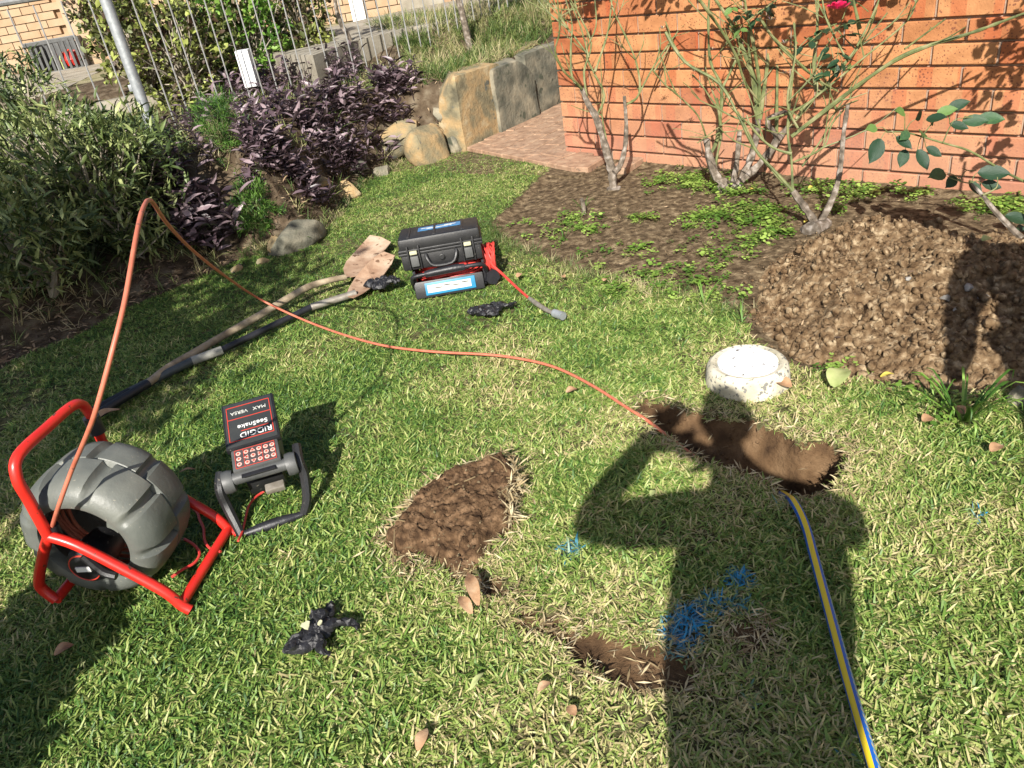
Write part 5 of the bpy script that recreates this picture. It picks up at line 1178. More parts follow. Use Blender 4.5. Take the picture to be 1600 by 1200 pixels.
# ------------------------------------------------------------------ rose bushes
def cane(mb, pts, y0, dy, r0, r1, org, sc_, sm=4):
    """pts in crop pixels (origin org, scale sc_); forward distance runs from y0 to y0+dy"""
    n = len(pts); W_ = []
    for i, p in enumerate(pts): W_.append(A(org[0] + p[0] / sc_, org[1] + p[1] / sc_, y0 + dy * i / max(n - 1, 1)))
    rr = [r0 + (r1 - r0) * i / max(n - 1, 1) for i in range(n)]; mb.tube(W_, rr, 7, sm); return W_
def thorn(mb, W_, n, rs):
    if len(W_) > 3:
        for _ in range(2):
            i = rs.randrange(1, len(W_) - 1); p = W_[i]; d0 = (W_[i + 1] - W_[i - 1]).normalized(); d = (d0 * .6 + Vector((rs.gauss(0, .7), rs.gauss(0, .35), rs.gauss(.35, .4)))).normalized(); L_ = rs.uniform(.10, .34)
            q = p + d * L_ * .5 + Vector((rs.gauss(0, .02), rs.gauss(0, .02), .01)); e_ = q + (d + Vector((0, 0, .3))).normalized() * L_ * .5; mb.tube([p, q, e_], [.0042, .0032, .002], 5, 3)
            if rs.random() < .6: f_ = q + Vector((rs.gauss(0, .09), rs.gauss(0, .05), rs.uniform(.02, .12))); mb.tube([q, q.lerp(f_, .5) + Vector((0, 0, .01)), f_], [.003, .0024, .0016], 4, 2)
    for _ in range(n):
        i = rs.randrange(len(W_) - 1); p = W_[i].lerp(W_[i + 1], rs.random()); d = Vector((rs.gauss(0, 1), rs.gauss(0, 1), rs.gauss(.2, .6))).normalized(); mb.tube([p, p + d * .014], [.003, .0004], 4, 1)
def leaf_spray(p, d, parent, rs, size=.06, n=5, key='roseleaf', tint=None):
    _d = Vector(d).normalized(); _m = MB(); _m.tube([Vector(p) - _d * size * .9 - Vector((0, 0, .02)), Vector(p), Vector(p) + _d * ((n - 1) // 2) * .55 * size], [.0028, .002, .0014], 5, 3); _m.build('leaf_stalk', M['cane'], parent)
    d = Vector(d).normalized(); sd_ = d.cross(Vector((0, 0, 1)));
    if sd_.length < .1: sd_ = Vector((1, 0, 0))
    sd_.normalize()
    for k in range(n):
        f = (k // 2) * .55 * size; s_ = 1 if k % 2 else -1; dd = (d * .35 + sd_ * s_ + Vector((0, 0, rs.uniform(-.3, .15)))) if k < n - 1 else d
        dd = Vector(dd).normalized(); leaf_obj('rleaf', key, Vector(p) + d * f + dd * size * .12, dd, size * rs.uniform(.8, 1.15), parent, rs, tint)
rr_ = random.Random(3)
def rose(label, px, py, z=0): b_ = on_bank(px, py, 0) if False else G(px, py, z); return thing('rose_bush', label, 'rose bush', b_, 'rose bushes along the brick wall'), b_.y
# left bush
t1, Y1 = rose('leftmost rose bush with a pale knobbly trunk by the wall corner', 955, 296); o3 = (800, 0)
mb = MB(.22); W_ = cane(mb, [(425, 800), (420, 760), (412, 700), (385, 600), (350, 490), (318, 435), (290, 370)], Y1, .12, .033, .015, o3, 2.667); mb.tube([W_[0] + Vector((0, 0, -.05)), W_[0] + Vector((0, 0, .03))], [.055, .04], 10, 1)
cane(mb, [(425, 720), (450, 690), (470, 620), (476, 520), (468, 400)], Y1, .1, .020, .010, o3, 2.667); mb.build('trunk', M['bark'], t1)
mb = MB(.22); cs_ = [([(290, 370), (265, 340), (215, 295), (180, 215), (198, 130), (190, 0)], .1, -.2), ([(290, 370), (250, 320), (245, 200), (250, 100), (225, 0)], .1, .1), ([(350, 490), (385, 400), (345, 310), (310, 220), (350, 110), (345, 0)], .1, .2), ([(310, 220), (240, 130), (150, 50), (100, -10)], .2, .1), ([(240, 130), (200, 60), (165, -20)], .25, .2), ([(320, 240), (285, 110), (235, -10)], .15, .2), ([(412, 700), (395, 590), (375, 480), (385, 400)], .05, .1), ([(468, 440), (530, 390), (515, 250), (430, 60), (412, 0)], .1, .2), ([(345, 300), (370, 230), (400, 130), (412, 40), (420, -30)], .15, .2), ([(318, 435), (300, 300), (330, 180), (270, 40), (260, -30)], .1, .3), ([(530, 390), (600, 260), (700, 120), (760, 40)], .15, .2), ([(590, 300), (660, 180), (640, 90)], .2, .1)]
for pts, a, dy in cs_: W_ = cane(mb, pts, Y1 + a, dy, .0085 if len(pts) > 4 else .006, .004, o3, 2.667); thorn(mb, W_, 7, rr_)
mb.build('cane', M['cane'], t1)
# middle bush
t2, Y2 = rose('middle rose bush of many upright mossy green canes against the wall', 1140, 292); o7 = (1040, 0)
mb = MB(.22); cane(mb, [(300, 900), (290, 870), (240, 830), (205, 730), (192, 650)], Y2 - .02, .05, .035, .018, o7, 3); cane(mb, [(305, 890), (330, 790), (345, 640), (346, 615)], Y2, .05, .02, .012, o7, 3)
cane(mb, [(300, 890), (340, 860), (400, 740), (430, 620), (432, 560)], Y2, .1, .026, .018, o7, 3); cane(mb, [(320, 880), (440, 770), (520, 660), (610, 560), (700, 480), (740, 450)], Y2, .1, .024, .016, o7, 3)
cane(mb, [(250, 880), (300, 900), (360, 870)], Y2 - .03, .02, .03, .028, o7, 3)
cane(mb, [(480, 740), (520, 650), (480, 560), (620, 500), (690, 400)], Y2, .1, .018, .012, o7, 3); mb.build('trunk', M['bark'], t2)
mb = MB(.22); cs_ = [([(192, 650), (150, 540), (50, 440), (0, 400), (-60, 330)], .05, -.1, .006), ([(205, 730), (245, 640), (262, 420), (210, 290), (200, 100), (205, -10)], .05, .1, .012), ([(262, 420), (330, 280), (345, 200), (290, 120)], .1, .1, .008), ([(432, 560), (420, 400), (370, 250), (320, 130), (225, -15)], .1, .1, .016), ([(440, 560), (478, 300), (492, 100), (500, -10)], .1, .15, .014), ([(520, 630), (525, 250), (532, -10)], .05, .15, .011), ([(430, 560), (440, 400), (410, 200), (380, 60), (370, -20)], .1, .0, .012), ([(432, 560), (400, 330), (390, 150), (430, 80), (540, -10)], .1, .2, .009), ([(0, 150), (90, 290), (250, 390), (350, 560), (420, 700), (560, 870)], -.25, -.35, .010), ([(350, 560), (250, 510), (170, 400), (125, 350)], -.35, .1, .005), ([(160, 0), (260, 140), (330, 260), (370, 380), (440, 480)], -.1, .15, .010), ([(440, 80), (520, 200), (620, 300), (720, 380), (760, 440)], -.05, -.1, .007), ([(380, 100), (520, 0)], 0, .1, .005), ([(240, 460), (260, 620), (240, 740), (230, 850)], 0, 0, .010), ([(740, 450), (860, 350), (900, 230), (960, 60), (1000, -20)], .1, 0, .012), ([(300, 560), (150, 670)], 0, -.1, .004)]
for pts, a, dy, r0 in cs_: W_ = cane(mb, pts, Y2 + a, dy, r0, max(.004, r0 * .55), o7, 3); thorn(mb, W_, 9, rr_)
mb.build('cane', M['cane'], t2)
# right bush
t3, Y3 = rose('front rose bush with long canes reaching right and a pink bloom', 1272, 358); o4 = (1200, 0)
mb = MB(.22); cane(mb, [(690, 1100), (700, 1050), (650, 970), (595, 895)], Y3, .05, .028, .014, o7, 3); cane(mb, [(700, 1090), (760, 980), (800, 880), (820, 780), (835, 620), (855, 490)], Y3, .1, .018, .010, o7, 3)
mb.tube([G(1260, 362, -.02), G(1275, 357, .03), G(1290, 350, .0)], [.035, .04, .03], 8, 2); cane(mb, [(640, 1090), (690, 1075)], Y3, 0, .024, .026, o7, 3); mb.build('trunk', M['bark'], t3)
mb = MB(.22); cs_ = [([(595, 895), (590, 750), (572, 600), (600, 300), (605, 110)], .05, .2, .008, o7), ([(595, 895), (500, 790), (420, 700), (350, 560)], .05, .1, .010, o7), ([(590, 720), (520, 700), (460, 660), (400, 590), (380, 540)], .1, .1, .008, o7), ([(600, 760), (740, 690), (780, 580), (870, 480)], .1, .1, .006, o7), ([(110, 640), (330, 470), (450, 380), (600, 280), (750, 215), (950, 155), (1100, 100), (1260, 40)], .15, -.45, .012, o4), ([(130, 560), (200, 480), (330, 330), (410, 230), (500, 50), (525, -20)], .25, .1, .009, o4), ([(150, 520), (230, 450), (450, 270), (650, 100), (700, -20)], .2, .05, .006, o4), ([(225, 430), (215, 300), (230, 150), (235, -10)], .3, .1, .010, o4), ([(430, 135), (400, 0)], .2, 0, .012, o4), ([(0, 560), (120, 520), (250, 430), (420, 230), (560, 60)], .2, .1, .006, o4), ([(640, 230), (830, 90)], 0, .1, .004, o4), ([(0, 150), (130, 280), (230, 370), (330, 430)], .2, 0, .006, o4), ([(140, 600), (90, 480), (130, 250), (120, 110)], .1, .1, .007, o4), ([(375, 290), (310, 170), (270, 80), (255, 0)], .2, .1, .005, o4), ([(160, 780), (260, 640), (320, 520), (420, 470)], .15, .1, .005, o4)]
for pts, a, dy, r0, og in cs_: W_ = cane(mb, pts, Y3 + a, dy, r0, max(.0035, r0 * .5), og, 3); thorn(mb, W_, 8, rr_)
mb.build('cane', M['cane'], t3)
# leaves, bloom, hips of the bushes
for (px, py, Y, s_, n, tn) in [(1290, 45, Y3 + .25, .07, 7, .2), (1310, 42, Y3 + .2, .07, 6, .25), (1298, 72, Y3 + .25, .07, 5, .15), (1312, 86, Y3 + .2, .06, 5, .3), (1296, 105, Y3 + .2, .06, 4, .4), (1320, 55, Y3 + .3, .06, 4, .35), (1340, 5, Y3 + .3, .07, 5, .2), (1330, 103, Y3 + .3, .045, 3, .9), (1235, 62, Y3 + .3, .045, 3, .8), (1262, 60, Y3 + .3, .05, 3, .5)]:
    leaf_spray(A(px, py, Y), (rr_.uniform(-1, 1), rr_.uniform(-.6, .2), rr_.uniform(-.5, .3)), t3, rr_, s_, n, tint=tn)
for (px, py, tn) in [(1150, 5, .9), (1165, 18, .3), (1188, 14, .25), (1180, 22, .4), (1160, 38, .9), (1195, 0, .2), (1140, -5, .6)]: leaf_spray(A(px, py, Y2 + .1), (rr_.uniform(-1, 1), -.4, -.4), t2, rr_, .06, 4, tint=tn)
for (px, py) in [(1204, 32), (1226, 68), (1084, 112), (1112, 78), (1226, 115), (1035, 45)]:
    Y = Y3 + .1 if px > 1190 else Y2; p = A(px, py, Y)
    for k in range(7): a = k * .9; leaf_obj('lance', 'straw' if k % 2 else 'purple', p, (math.cos(a), math.sin(a), .4 + .3 * (k % 3)), .03, t3 if px > 1190 else t2, rr_, up=(0, 0, 1))
mb = MB()
pc = A(1310, 9, Y3 + .2)
for k in range(16):
    a = k * 2.4; r_ = .006 + .0016 * k; el = 1.25 - .05 * k; d = Vector((math.cos(a) * math.cos(el), math.sin(a) * math.cos(el), math.sin(el))); u_ = d.orthogonal().normalized(); v_ = d.cross(u_); V = []
    b_ = pc + Vector((math.cos(a) * r_, math.sin(a) * r_, -.01)); tg = Vector((-math.sin(a), math.cos(a), 0)); hh = .032
    V = [b_ - tg * .006, b_ + tg * .006, b_ + tg * .019 + d * hh * .6, b_ + d * hh + tg * .008, b_ + d * hh - tg * .008, b_ - tg * .019 + d * hh * .6]; mb.add(V, [(0, 1, 2, 3, 4, 5)])
mb.build('rose_bloom', M['pink'], t3, False)
# foliage above and beside the frame, whose shade dapples the wall
rs = np.random.RandomState(21)
def top_foliage(t, cpx, cpy, Y, rad, n, seed):
    rs = np.random.RandomState(seed); c = np.array(A(cpx, cpy, Y)); P_ = c + rs.normal(0, .5, (n, 3)) * np.array(rad); D = rs.normal(size=(n, 3)); o = merged_leaves('foliage', 'wide', P_, D, .045 + .03 * rs.rand(n), M['roseleaf'], t, seed=seed); o['kind'] = 'stuff'
top_foliage(t1, 915, -110, Y1 + .2, (.14, .12, .10), 90, 1); top_foliage(t1, 860, -150, Y1 + .1, (.12, .12, .1), 50, 2)
top_foliage(t2, 1110, -130, Y2 + .15, (.16, .12, .14), 120, 3); top_foliage(t2, 1200, -160, Y2 + .1, (.2, .12, .12), 90, 4); top_foliage(t3, 1370, -130, Y3 + .2, (.2, .12, .10), 70, 5)
top_foliage(t3, 1470, -90, Y3 + .3, (.22, .12, .12), 110, 15); top_foliage(t2, 1040, -150, Y2 + .1, (.3, .12, .16), 90, 16); top_foliage(t3, 1290, -170, Y3 + .1, (.3, .12, .14), 110, 17)
# bush at the right edge
t4, Y4 = rose('low rose branch with big dark leaves at the right edge', 1600, 385); Y4 -= .0
mb = MB(); cane(mb, [(1260, 1180), (1160, 1090), (1060, 985), (1005, 915), (950, 860)], Y4, .15, .016, .006, o4, 3); mb.build('trunk', M['bark'], t4)
mb = MB(); stemW = cane(mb, [(1260, 880), (1200, 850), (1100, 800), (950, 710), (820, 670), (720, 640), (640, 620), (560, 620)], Y4 + .15, .05, .006, .003, o4, 3); stemW = stemW[3:] + [A(1200 + a / 3, b / 3, Y4 + .17) for a, b in ((770, 590), (850, 555), (930, 550), (950, 860), (900, 850), (1160, 1090))]; cane(mb, [(820, 670), (850, 600), (880, 560), (960, 550)], Y4 + .17, 0, .003, .0015, o4, 3); cane(mb, [(720, 640), (760, 590), (790, 545)], Y4 + .17, 0, .003, .0015, o4, 3); cane(mb, [(950, 860), (900, 850), (840, 830)], Y4 + .15, 0, .003, .0015, o4, 3); cane(mb, [(1005, 915), (1070, 880), (1075, 830)], Y4 + .1, 0, .004, .002, o4, 3); cane(mb, [(1260, 1180), (1275, 900), (1260, 700), (1300, 400)], Y4, .1, .01, .006, o4, 3); mb.build('cane', M['cane'], t4)
for (cx0, cy0, s_, dx, dz, tn) in [(530, 650, .085, -.5, -.9, .1), (510, 600, .05, -.8, .3, .9), (640, 530, .055, -.6, .5, .8), (600, 640, .06, .3, -.5, .2), (660, 620, .05, -.6, -.2, .5), (720, 620, .06, -.2, .1, .6), (740, 560, .06, .3, .2, .1), (790, 530, .055, .6, .3, .8), (840, 510, .06, .7, .5, .3), (850, 580, .055, .6, -.3, .2), (910, 570, .07, .8, .05, .4), (980, 555, .075, .9, -.1, .5), (645, 700, .06, -.4, -.9, .3), (700, 700, .07, .2, -1, .2), (740, 690, .055, .7, -.8, .1), (690, 560, .05, 0, .6, .15),
                             (830, 810, .075, -.9, .2, .5), (880, 830, .06, -.6, -.3, .2), (930, 800, .08, -.2, .3, .15), (980, 810, .09, .7, .0, .2), (1000, 860, .06, .9, -.4, .1), (940, 850, .06, .3, -.7, .3), (1110, 1010, .08, .5, -.2, .1), (1180, 1050, .10, -.2, -.9, .05), (1160, 1120, .09, .4, -.9, .05)]:
    p = A(1200 + cx0 / 3, cy0 / 3, Y4 + .18); _tw = min(stemW, key=lambda q: (q - p).length); _m = MB(); _m.tube([_tw, (_tw + p) / 2 + Vector((0, 0, .012)), p], [.0026, .002, .0014], 5, 3); _m.build('leaf_stalk', M['cane'], t4); leaf_obj('rleaf', 'roseleaf', p, (dx, -.45, dz * .6), s_ * 1.45, t4, rr_, tn, up=(rr_.uniform(-.4, .4), -.9, .7))
top_foliage(t4, 1720, -60, Y4 + .1, (.25, .15, .3), 160, 6); top_foliage(t4, 1660, 130, Y4 + .15, (.06, .1, .16), 26, 7)

# ------------------------------------------------------------------ instanced ground cover (grass, weeds)
def tuft_coll(name, n, maker):
    c = bpy.data.collections.new(name)
    for i in range(n): c.objects.link(maker(i))
    return c
def blades_mesh(nm, nb, lmin, lmax, wdt, lean, spread, key, seed, attr='blade'):
    rs = np.random.RandomState(seed); V, Fc, T_ = [], [], []
    for k in range(nb):
        a = rs.rand() * 2 * PI; r_ = spread * math.sqrt(rs.rand()); x, y = r_ * math.cos(a), r_ * math.sin(a); L_ = rs.uniform(lmin, lmax); az = rs.rand() * 2 * PI; ln = rs.uniform(*lean); w_ = wdt * rs.uniform(.7, 1.25); cu = rs.uniform(.1, .7)
        d = np.array([math.cos(az), math.sin(az)]); sdv = np.array([-d[1], d[0]]); tw = rs.normal(0, .5); b0 = len(V); 
        for i, f in enumerate((0, .4, .75, 1)):
            an = ln + cu * f; hx = L_ * f * math.sin(an); hz_ = L_ * f * math.cos(an); ww = w_ * (1, 1.05, .75, 0)[i] / 2; s3 = np.array([sdv[0] * math.cos(tw), sdv[1] * math.cos(tw), math.sin(tw)])
            c = np.array([x + d[0] * hx, y + d[1] * hx, hz_ - .004]); 
            if i < 3: V.append(c + s3 * ww); V.append(c - s3 * ww)
            else: V.append(c)
        Fc += [(b0, b0 + 1, b0 + 3, b0 + 2), (b0 + 2, b0 + 3, b0 + 5, b0 + 4), (b0 + 4, b0 + 5, b0 + 6)]; T_ += [rs.rand()] * 3
    me = bpy.data.meshes.new(nm); me.from_pydata([tuple(v) for v in V], [], Fc); me.update(); at = me.attributes.new(attr, 'FLOAT', 'FACE'); at.data.foreach_set('value', np.array(T_, np.float32)); me.materials.append(M[key])
    return bpy.data.objects.new(nm, me)
def weed_mesh(i):
    rs = np.random.RandomState(300 + i); V, Fc = [], []
    for k in range(16):
        a = rs.rand() * 2 * PI; r_ = .035 * math.sqrt(rs.rand()); z = rs.uniform(.008, .03); c = np.array([r_ * math.cos(a), r_ * math.sin(a), z]); az = rs.rand() * 6.28; s_ = rs.uniform(.005, .009); t_ = rs.uniform(-.5, .5); b0 = len(V)
        for j in range(6): b = az + j * PI / 3; V.append(c + s_ * np.array([math.cos(b), math.sin(b) * .8, math.sin(b) * t_ * .8]))
        Fc.append(tuple(range(b0, b0 + 6)))
    me = bpy.data.meshes.new('weed'); me.from_pydata([tuple(v) for v in V], [], Fc); me.update(); me.materials.append(M['weed']); return bpy.data.objects.new('weed', me)
def instancer(name, coll, P_, rot, scl, tint, paint, idx, material, label, cat, kind='stuff'):
    me = bpy.data.meshes.new(name); me.vertices.add(len(P_)); me.vertices.foreach_set('co', np.asarray(P_, np.float32).ravel())
    def at(n, ty, arr, f): a = me.attributes.new(n, ty, 'POINT'); a.data.foreach_set(f, arr)
    at('rot', 'FLOAT_VECTOR', np.asarray(rot, np.float32).ravel(), 'vector'); at('scl', 'FLOAT', np.asarray(scl, np.float32), 'value'); at('tint', 'FLOAT', np.asarray(tint, np.float32), 'value')
    at('paint', 'FLOAT', np.asarray(paint, np.float32), 'value'); at('idx', 'INT', np.asarray(idx, np.int32), 'value')
    o = link(name, me); g = bpy.data.node_groups.new(name, 'GeometryNodeTree'); g.interface.new_socket('Geometry', in_out='INPUT', socket_type='NodeSocketGeometry'); g.interface.new_socket('Geometry', in_out='OUTPUT', socket_type='NodeSocketGeometry')
    N = g.nodes; L = g.links; gi = N.new('NodeGroupInput'); go = N.new('NodeGroupOutput'); ip = N.new('GeometryNodeInstanceOnPoints'); ci = N.new('GeometryNodeCollectionInfo'); ci.inputs['Collection'].default_value = coll; ci.inputs['Separate Children'].default_value = True; ci.inputs['Reset Children'].default_value = True
    def na(n, ty): a = N.new('GeometryNodeInputNamedAttribute'); a.data_type = ty; a.inputs['Name'].default_value = n; return a.outputs['Attribute']
    L.new(gi.outputs[0], ip.inputs['Points']); L.new(ci.outputs[0], ip.inputs['Instance']); ip.inputs['Pick Instance'].default_value = True
    L.new(na('idx', 'INT'), ip.inputs['Instance Index']); L.new(na('rot', 'FLOAT_VECTOR'), ip.inputs['Rotation']); L.new(na('scl', 'FLOAT'), ip.inputs['Scale']); L.new(ip.outputs[0], go.inputs[0])
    md = o.modifiers.new('scatter', 'NODES'); md.node_group = g; me.materials.append(material); tag(o, label, cat, kind=kind); return o

lawn_poly = [tuple(p) for p in border[:17]] + [tuple(G(862, 262)[:2])] + [tuple(p) for p in bed[1:18]] + [(3.2, .2), (-3.6, .2)]
BLUE = [(890, 860, .035, 1), (1066, 990, .060, 1.2), (1078, 960, .04, 1.1), (1120, 940, .035, 1.0), (1152, 905, .035, 1.1), (1155, 945, .03, .8), (1105, 935, .03, .9), (1225, 790, .025, .5), (1527, 808, .022, .8), (1172, 1090, .015, .8), (1328, 1178, .018, .7), (1240, 1130, .01, .4)]
BL_W = [(*PG([(a, b)])[0], r_, s_) for a, b, r_, s_ in BLUE]
xs_, ys_ = [], []
def sample(n, x0, x1, y0, y1, seed): rs = np.random.RandomState(seed); return rs.uniform(x0, x1, n), rs.uniform(y0, y1, n)
# jittered grid so the sward has no holes
def jgrid(x0, x1, y0, y1, st, seed):
    rs = np.random.RandomState(seed); gx, gy = np.meshgrid(np.arange(x0, x1, st), np.arange(y0, y1, st)); return (gx + rs.uniform(-.6, .6, gx.shape) * st).ravel(), (gy + rs.uniform(-.6, .6, gy.shape) * st).ravel()
gx1, gy1 = jgrid(-2.2, 2.4, .6, 3.2, .0155, 1); gx2, gy2 = jgrid(-3.6, 2.4, 3.2, 7.6, .021, 2); gx = np.concatenate([gx1, gx2]); gy = np.concatenate([gy1, gy2])
inside = inpoly(gx, gy, lawn_poly) & (np.abs(gx) < .62 * gy + 1.3)
gx, gy = gx[inside], gy[inside]; rs = np.random.RandomState(8); keep = np.ones(len(gx)); dry = np.zeros(len(gx))
def excl(poly, soft, drysoft=.1):
    global keep, dry
    i_ = inpoly(gx, gy, poly); d, _ = dpoly(gx, gy, poly); keep = keep * np.where(i_, np.where(d < soft * .4, .25, 0), np.clip(d / soft + .35, 0, 1)); dry = np.maximum(dry, np.exp(-d / drysoft) * .8)
excl(hole, .02, .09); excl(sod, .01, .05); excl(pile, .03, .05); excl(bare1, .006, .10); excl(bare2, .01, .04)
dt, _ = dpoly(gx, gy, trench, False); tw_ = trw(gx, gy); keep *= np.where(dt < tw_, .12, np.clip((dt - tw_) / .015, .3, 1)); dry = np.maximum(dry, np.exp(-np.maximum(dt - .02, 0) / .07) * .95)
db_, _ = dpoly(gx, gy, bed); keep *= np.clip(db_ / .04 + .3, 0, 1)
dc_ = np.hypot(gx - cap_c.x, gy - cap_c.y); keep *= (dc_ > .148); dry = np.maximum(dry, np.exp(-np.maximum(dc_ - .15, 0) / .12) * .6)
keep *= ~((np.abs(gx - (x0 + cw / 2)) < cw * .45) & (gy > y0 + .02) & (gy < y0 + .27))
for (a, b, r_) in ((980, 690, .06), (1140, 775, .05), (1445, 650, .03), (1180, 640, .035), (905, 600, .02), (1090, 600, .05), (1290, 640, .02)):
    g = G(a, b); dd = np.hypot(gx - g.x, gy - g.y); dry = np.maximum(dry, np.exp(-(dd / (r_ * 1.6)) ** 2) * .7)
pt_ = fbm(gx * 26, gy * 26, 44, 2); keep *= np.where(pt_ < -.27, .45, 1)
keep = keep * np.where(fbm(gx * 2.7, gy * 2.7, 90, 3) > .17, .62, 1); sel = rs.rand(len(gx)) < keep; gx, gy, dry = gx[sel], gy[sel], dry[sel]; n = len(gx); gz = terr_h(gx, gy)
patch = fbm(gx * 1.1, gy * 1.1, 50, 3) * 1.0 + fbm(gx * 6, gy * 6, 51, 3) * .9
# drier, yellower toward the near right; fresher green near the path and left
wear = fbm(gx * 2.7, gy * 2.7, 90, 3); tint = np.clip(.40 + patch + .5 * np.maximum(wear - .08, 0) * 3 + rs.normal(0, .16, n) + .10 * sstep(-.5, 1.2, gx) - .12 * sstep(2.8, 5.0, gy) + dry * .75, 0, 1)
paint = np.zeros(n)
for bx_, by_, br_, bs_ in BL_W: paint = np.maximum(paint, bs_ * np.exp(-(np.hypot(gx - bx_, (gy - by_)) / br_) ** 2))
paint *= (.8 + .6 * rs.rand(n))
hsc = (1 + .25 * fbm(gx * 4, gy * 4, 52, 2)) * rs.uniform(.75, 1.2, n) * (1 - .3 * dry) * np.clip(1.08 - .09 * (gy - 1), .75, 1.1)
tc1 = tuft_coll('grass_tufts', 10, lambda i: blades_mesh('grass_blades', 17, .015, .044, .0042, (.5, 1.35), .016, 'grass', 400 + i))
rot = np.stack([rs.normal(0, .1, n), rs.normal(0, .1, n), rs.uniform(0, 6.28, n)], 1)
instancer('lawn_grass', tc1, np.stack([gx, gy, gz], 1), rot, hsc, tint, paint, rs.randint(0, 10, n), M['grass'], 'short mown lawn grass mixed green and straw', 'grass')
print('grass tufts', n)
# straggling long blades at the borders
def band(pts, wdt, n, seed, z=None):
    rs = np.random.RandomState(seed); P_ = []
    for _ in range(n):
        i = rs.randint(len(pts) - 1); f = rs.rand(); a, b = pts[i], pts[i + 1]; P_.append((a[0] + (b[0] - a[0]) * f + rs.normal(0, wdt), a[1] + (b[1] - a[1]) * f + rs.normal(0, wdt)))
    P_ = np.array(P_); return P_[:, 0], P_[:, 1]
tc2 = tuft_coll('long_tufts', 6, lambda i: blades_mesh('long_blades', 10, .06, .16, .0042, (.1, .9), .02, 'longgrass', 500 + i))
X1, Y1_ = band([tuple(p) for p in border[8:17]], .035, 420, 1); X2, Y2_ = band([tuple(p) for p in bed[3:12]], .05, 330, 2)
rs = np.random.RandomState(31); X3 = rs.uniform(-1.0, 3.2, 9000); Y3_ = rs.uniform(6.8, 11.2, 9000); mk = inpoly(X3, Y3_, terrace) & (dpoly(X3, Y3_, border, False)[0] > .14) & ((Y3_ < 9.6) | (rs.rand(9000) < .4)) & (X3 > -.15 - .25 * (Y3_ - 7)); X3, Y3_ = X3[mk], Y3_[mk]
X4 = rs.uniform(-3.4, 0, 2600); Y4_ = rs.uniform(4, 8.5, 2600); mk = inpoly(X4, Y4_, terrace) & (rs.rand(2600) < .45); X4, Y4_ = X4[mk], Y4_[mk]
LX = np.concatenate([X1, X2, X3, X4]); LY = np.concatenate([Y1_, Y2_, Y3_, Y4_]); n = len(LX)
sc4 = np.concatenate([np.full(len(X1), .6), np.full(len(X2), .5), np.full(len(X3), 1.15), np.full(len(X4), 1.1)]) * rs.uniform(.6, 1.3, n)
ti = np.clip(np.concatenate([np.full(len(X1), .35), np.full(len(X2), .45), np.full(len(X3), .45), np.full(len(X4), .5)]) + rs.normal(0, .25, n) + fbm(LX * 3, LY * 3, 5, 2) * .8, 0, 1)
instancer('long_grass', tc2, np.stack([LX, LY, terr_h(LX, LY) - .005], 1), np.stack([rs.normal(0, .15, n), rs.normal(0, .15, n), rs.uniform(0, 6.28, n)], 1), sc4, ti, np.zeros(n), rs.randint(0, 6, n), M['longgrass'], 'rank long grass on the bank and along the bed edges', 'grass')
# weeds in the bed
tc3 = tuft_coll('weed_tufts', 6, weed_mesh)
WE = [(905, 350, .13, 60), (890, 345, .08, 50), (1060, 280, .20, 260), (1100, 290, .12, 120), (1150, 300, .12, 90), (1115, 340, .12, 110), (1165, 335, .16, 170), (1200, 350, .10, 90), (1180, 375, .1, 70), (1080, 345, .10, 50), (990, 350, .10, 35), (1000, 345, .06, 14), (1295, 290, .2, 160), (1340, 300, .16, 110), (1430, 300, .12, 50), (1310, 372, .05, 30), (1550, 325, .15, 160), (1590, 320, .12, 90), (1215, 365, .06, 50), (1120, 400, .22, 90), (960, 400, .2, 40), (1045, 430, .25, 120), (1000, 440, .2, 80), (850, 365, .14, 30), (1200, 330, .08, 50), (1500, 310, .05, 16), (820, 350, .12, 20), (1110, 455, .15, 60), (935, 360, .04, 20), (1290, 330, .1, 40), (825, 225, .05, 6), (1310, 580, .08, 20), (1480, 640, .12, 30)]
X_, Y_ = [], []
rs = np.random.RandomState(77)
for (a, b, r_, k) in WE: g = G(a, b); X_.append(g.x + rs.normal(0, r_ * .62, max(3, int(k * .36)))); Y_.append(g.y + rs.normal(0, r_ * .62, max(3, int(k * .36))))
X_ = np.concatenate(X_); Y_ = np.concatenate(Y_); n = len(X_); rel = (X_ - WC.x) * inn.x + (Y_ - WC.y) * inn.y; mk = rel < -.03; X_, Y_ = X_[mk], Y_[mk]; n = len(X_)
instancer('bed_weeds', tc3, np.stack([X_, Y_, terr_h(X_, Y_)], 1), np.stack([rs.normal(0, .1, n), rs.normal(0, .1, n), rs.uniform(0, 6.28, n)], 1), rs.uniform(.45, 1.5, n), np.clip(.5 + rs.normal(0, .25, n), 0, 1), np.zeros(n), rs.randint(0, 6, n), M['weed'], 'low bright green weeds spreading over the garden bed soil', 'weeds')
rs = np.random.RandomState(5); LXs, LYs = [], []
BD = [tuple(p) for p in border]
for _ in range(3600):
    i = rs.randint(1, 16); f = rs.rand(); a, b = BD[i], BD[i + 1]; dx, dy = b[0] - a[0], b[1] - a[1]; L_ = math.hypot(dx, dy); o_ = abs(rs.normal(0, .45)) + .01; LXs.append(a[0] + dx * f - dy / L_ * o_); LYs.append(a[1] + dy * f + dx / L_ * o_)
LXs = np.array(LXs); LYs = np.array(LYs); P_ = np.stack([LXs, LYs, terr_h(LXs, LYs) + .006], 1); D = rs.normal(size=P_.shape); D[:, 2] = rs.normal(0, .2, len(P_))
M['litter'] = mat('leaf_litter', [(.05, .03, .02), (.16, .10, .06), (.32, .23, .14)], 8, .85, tint='tint')
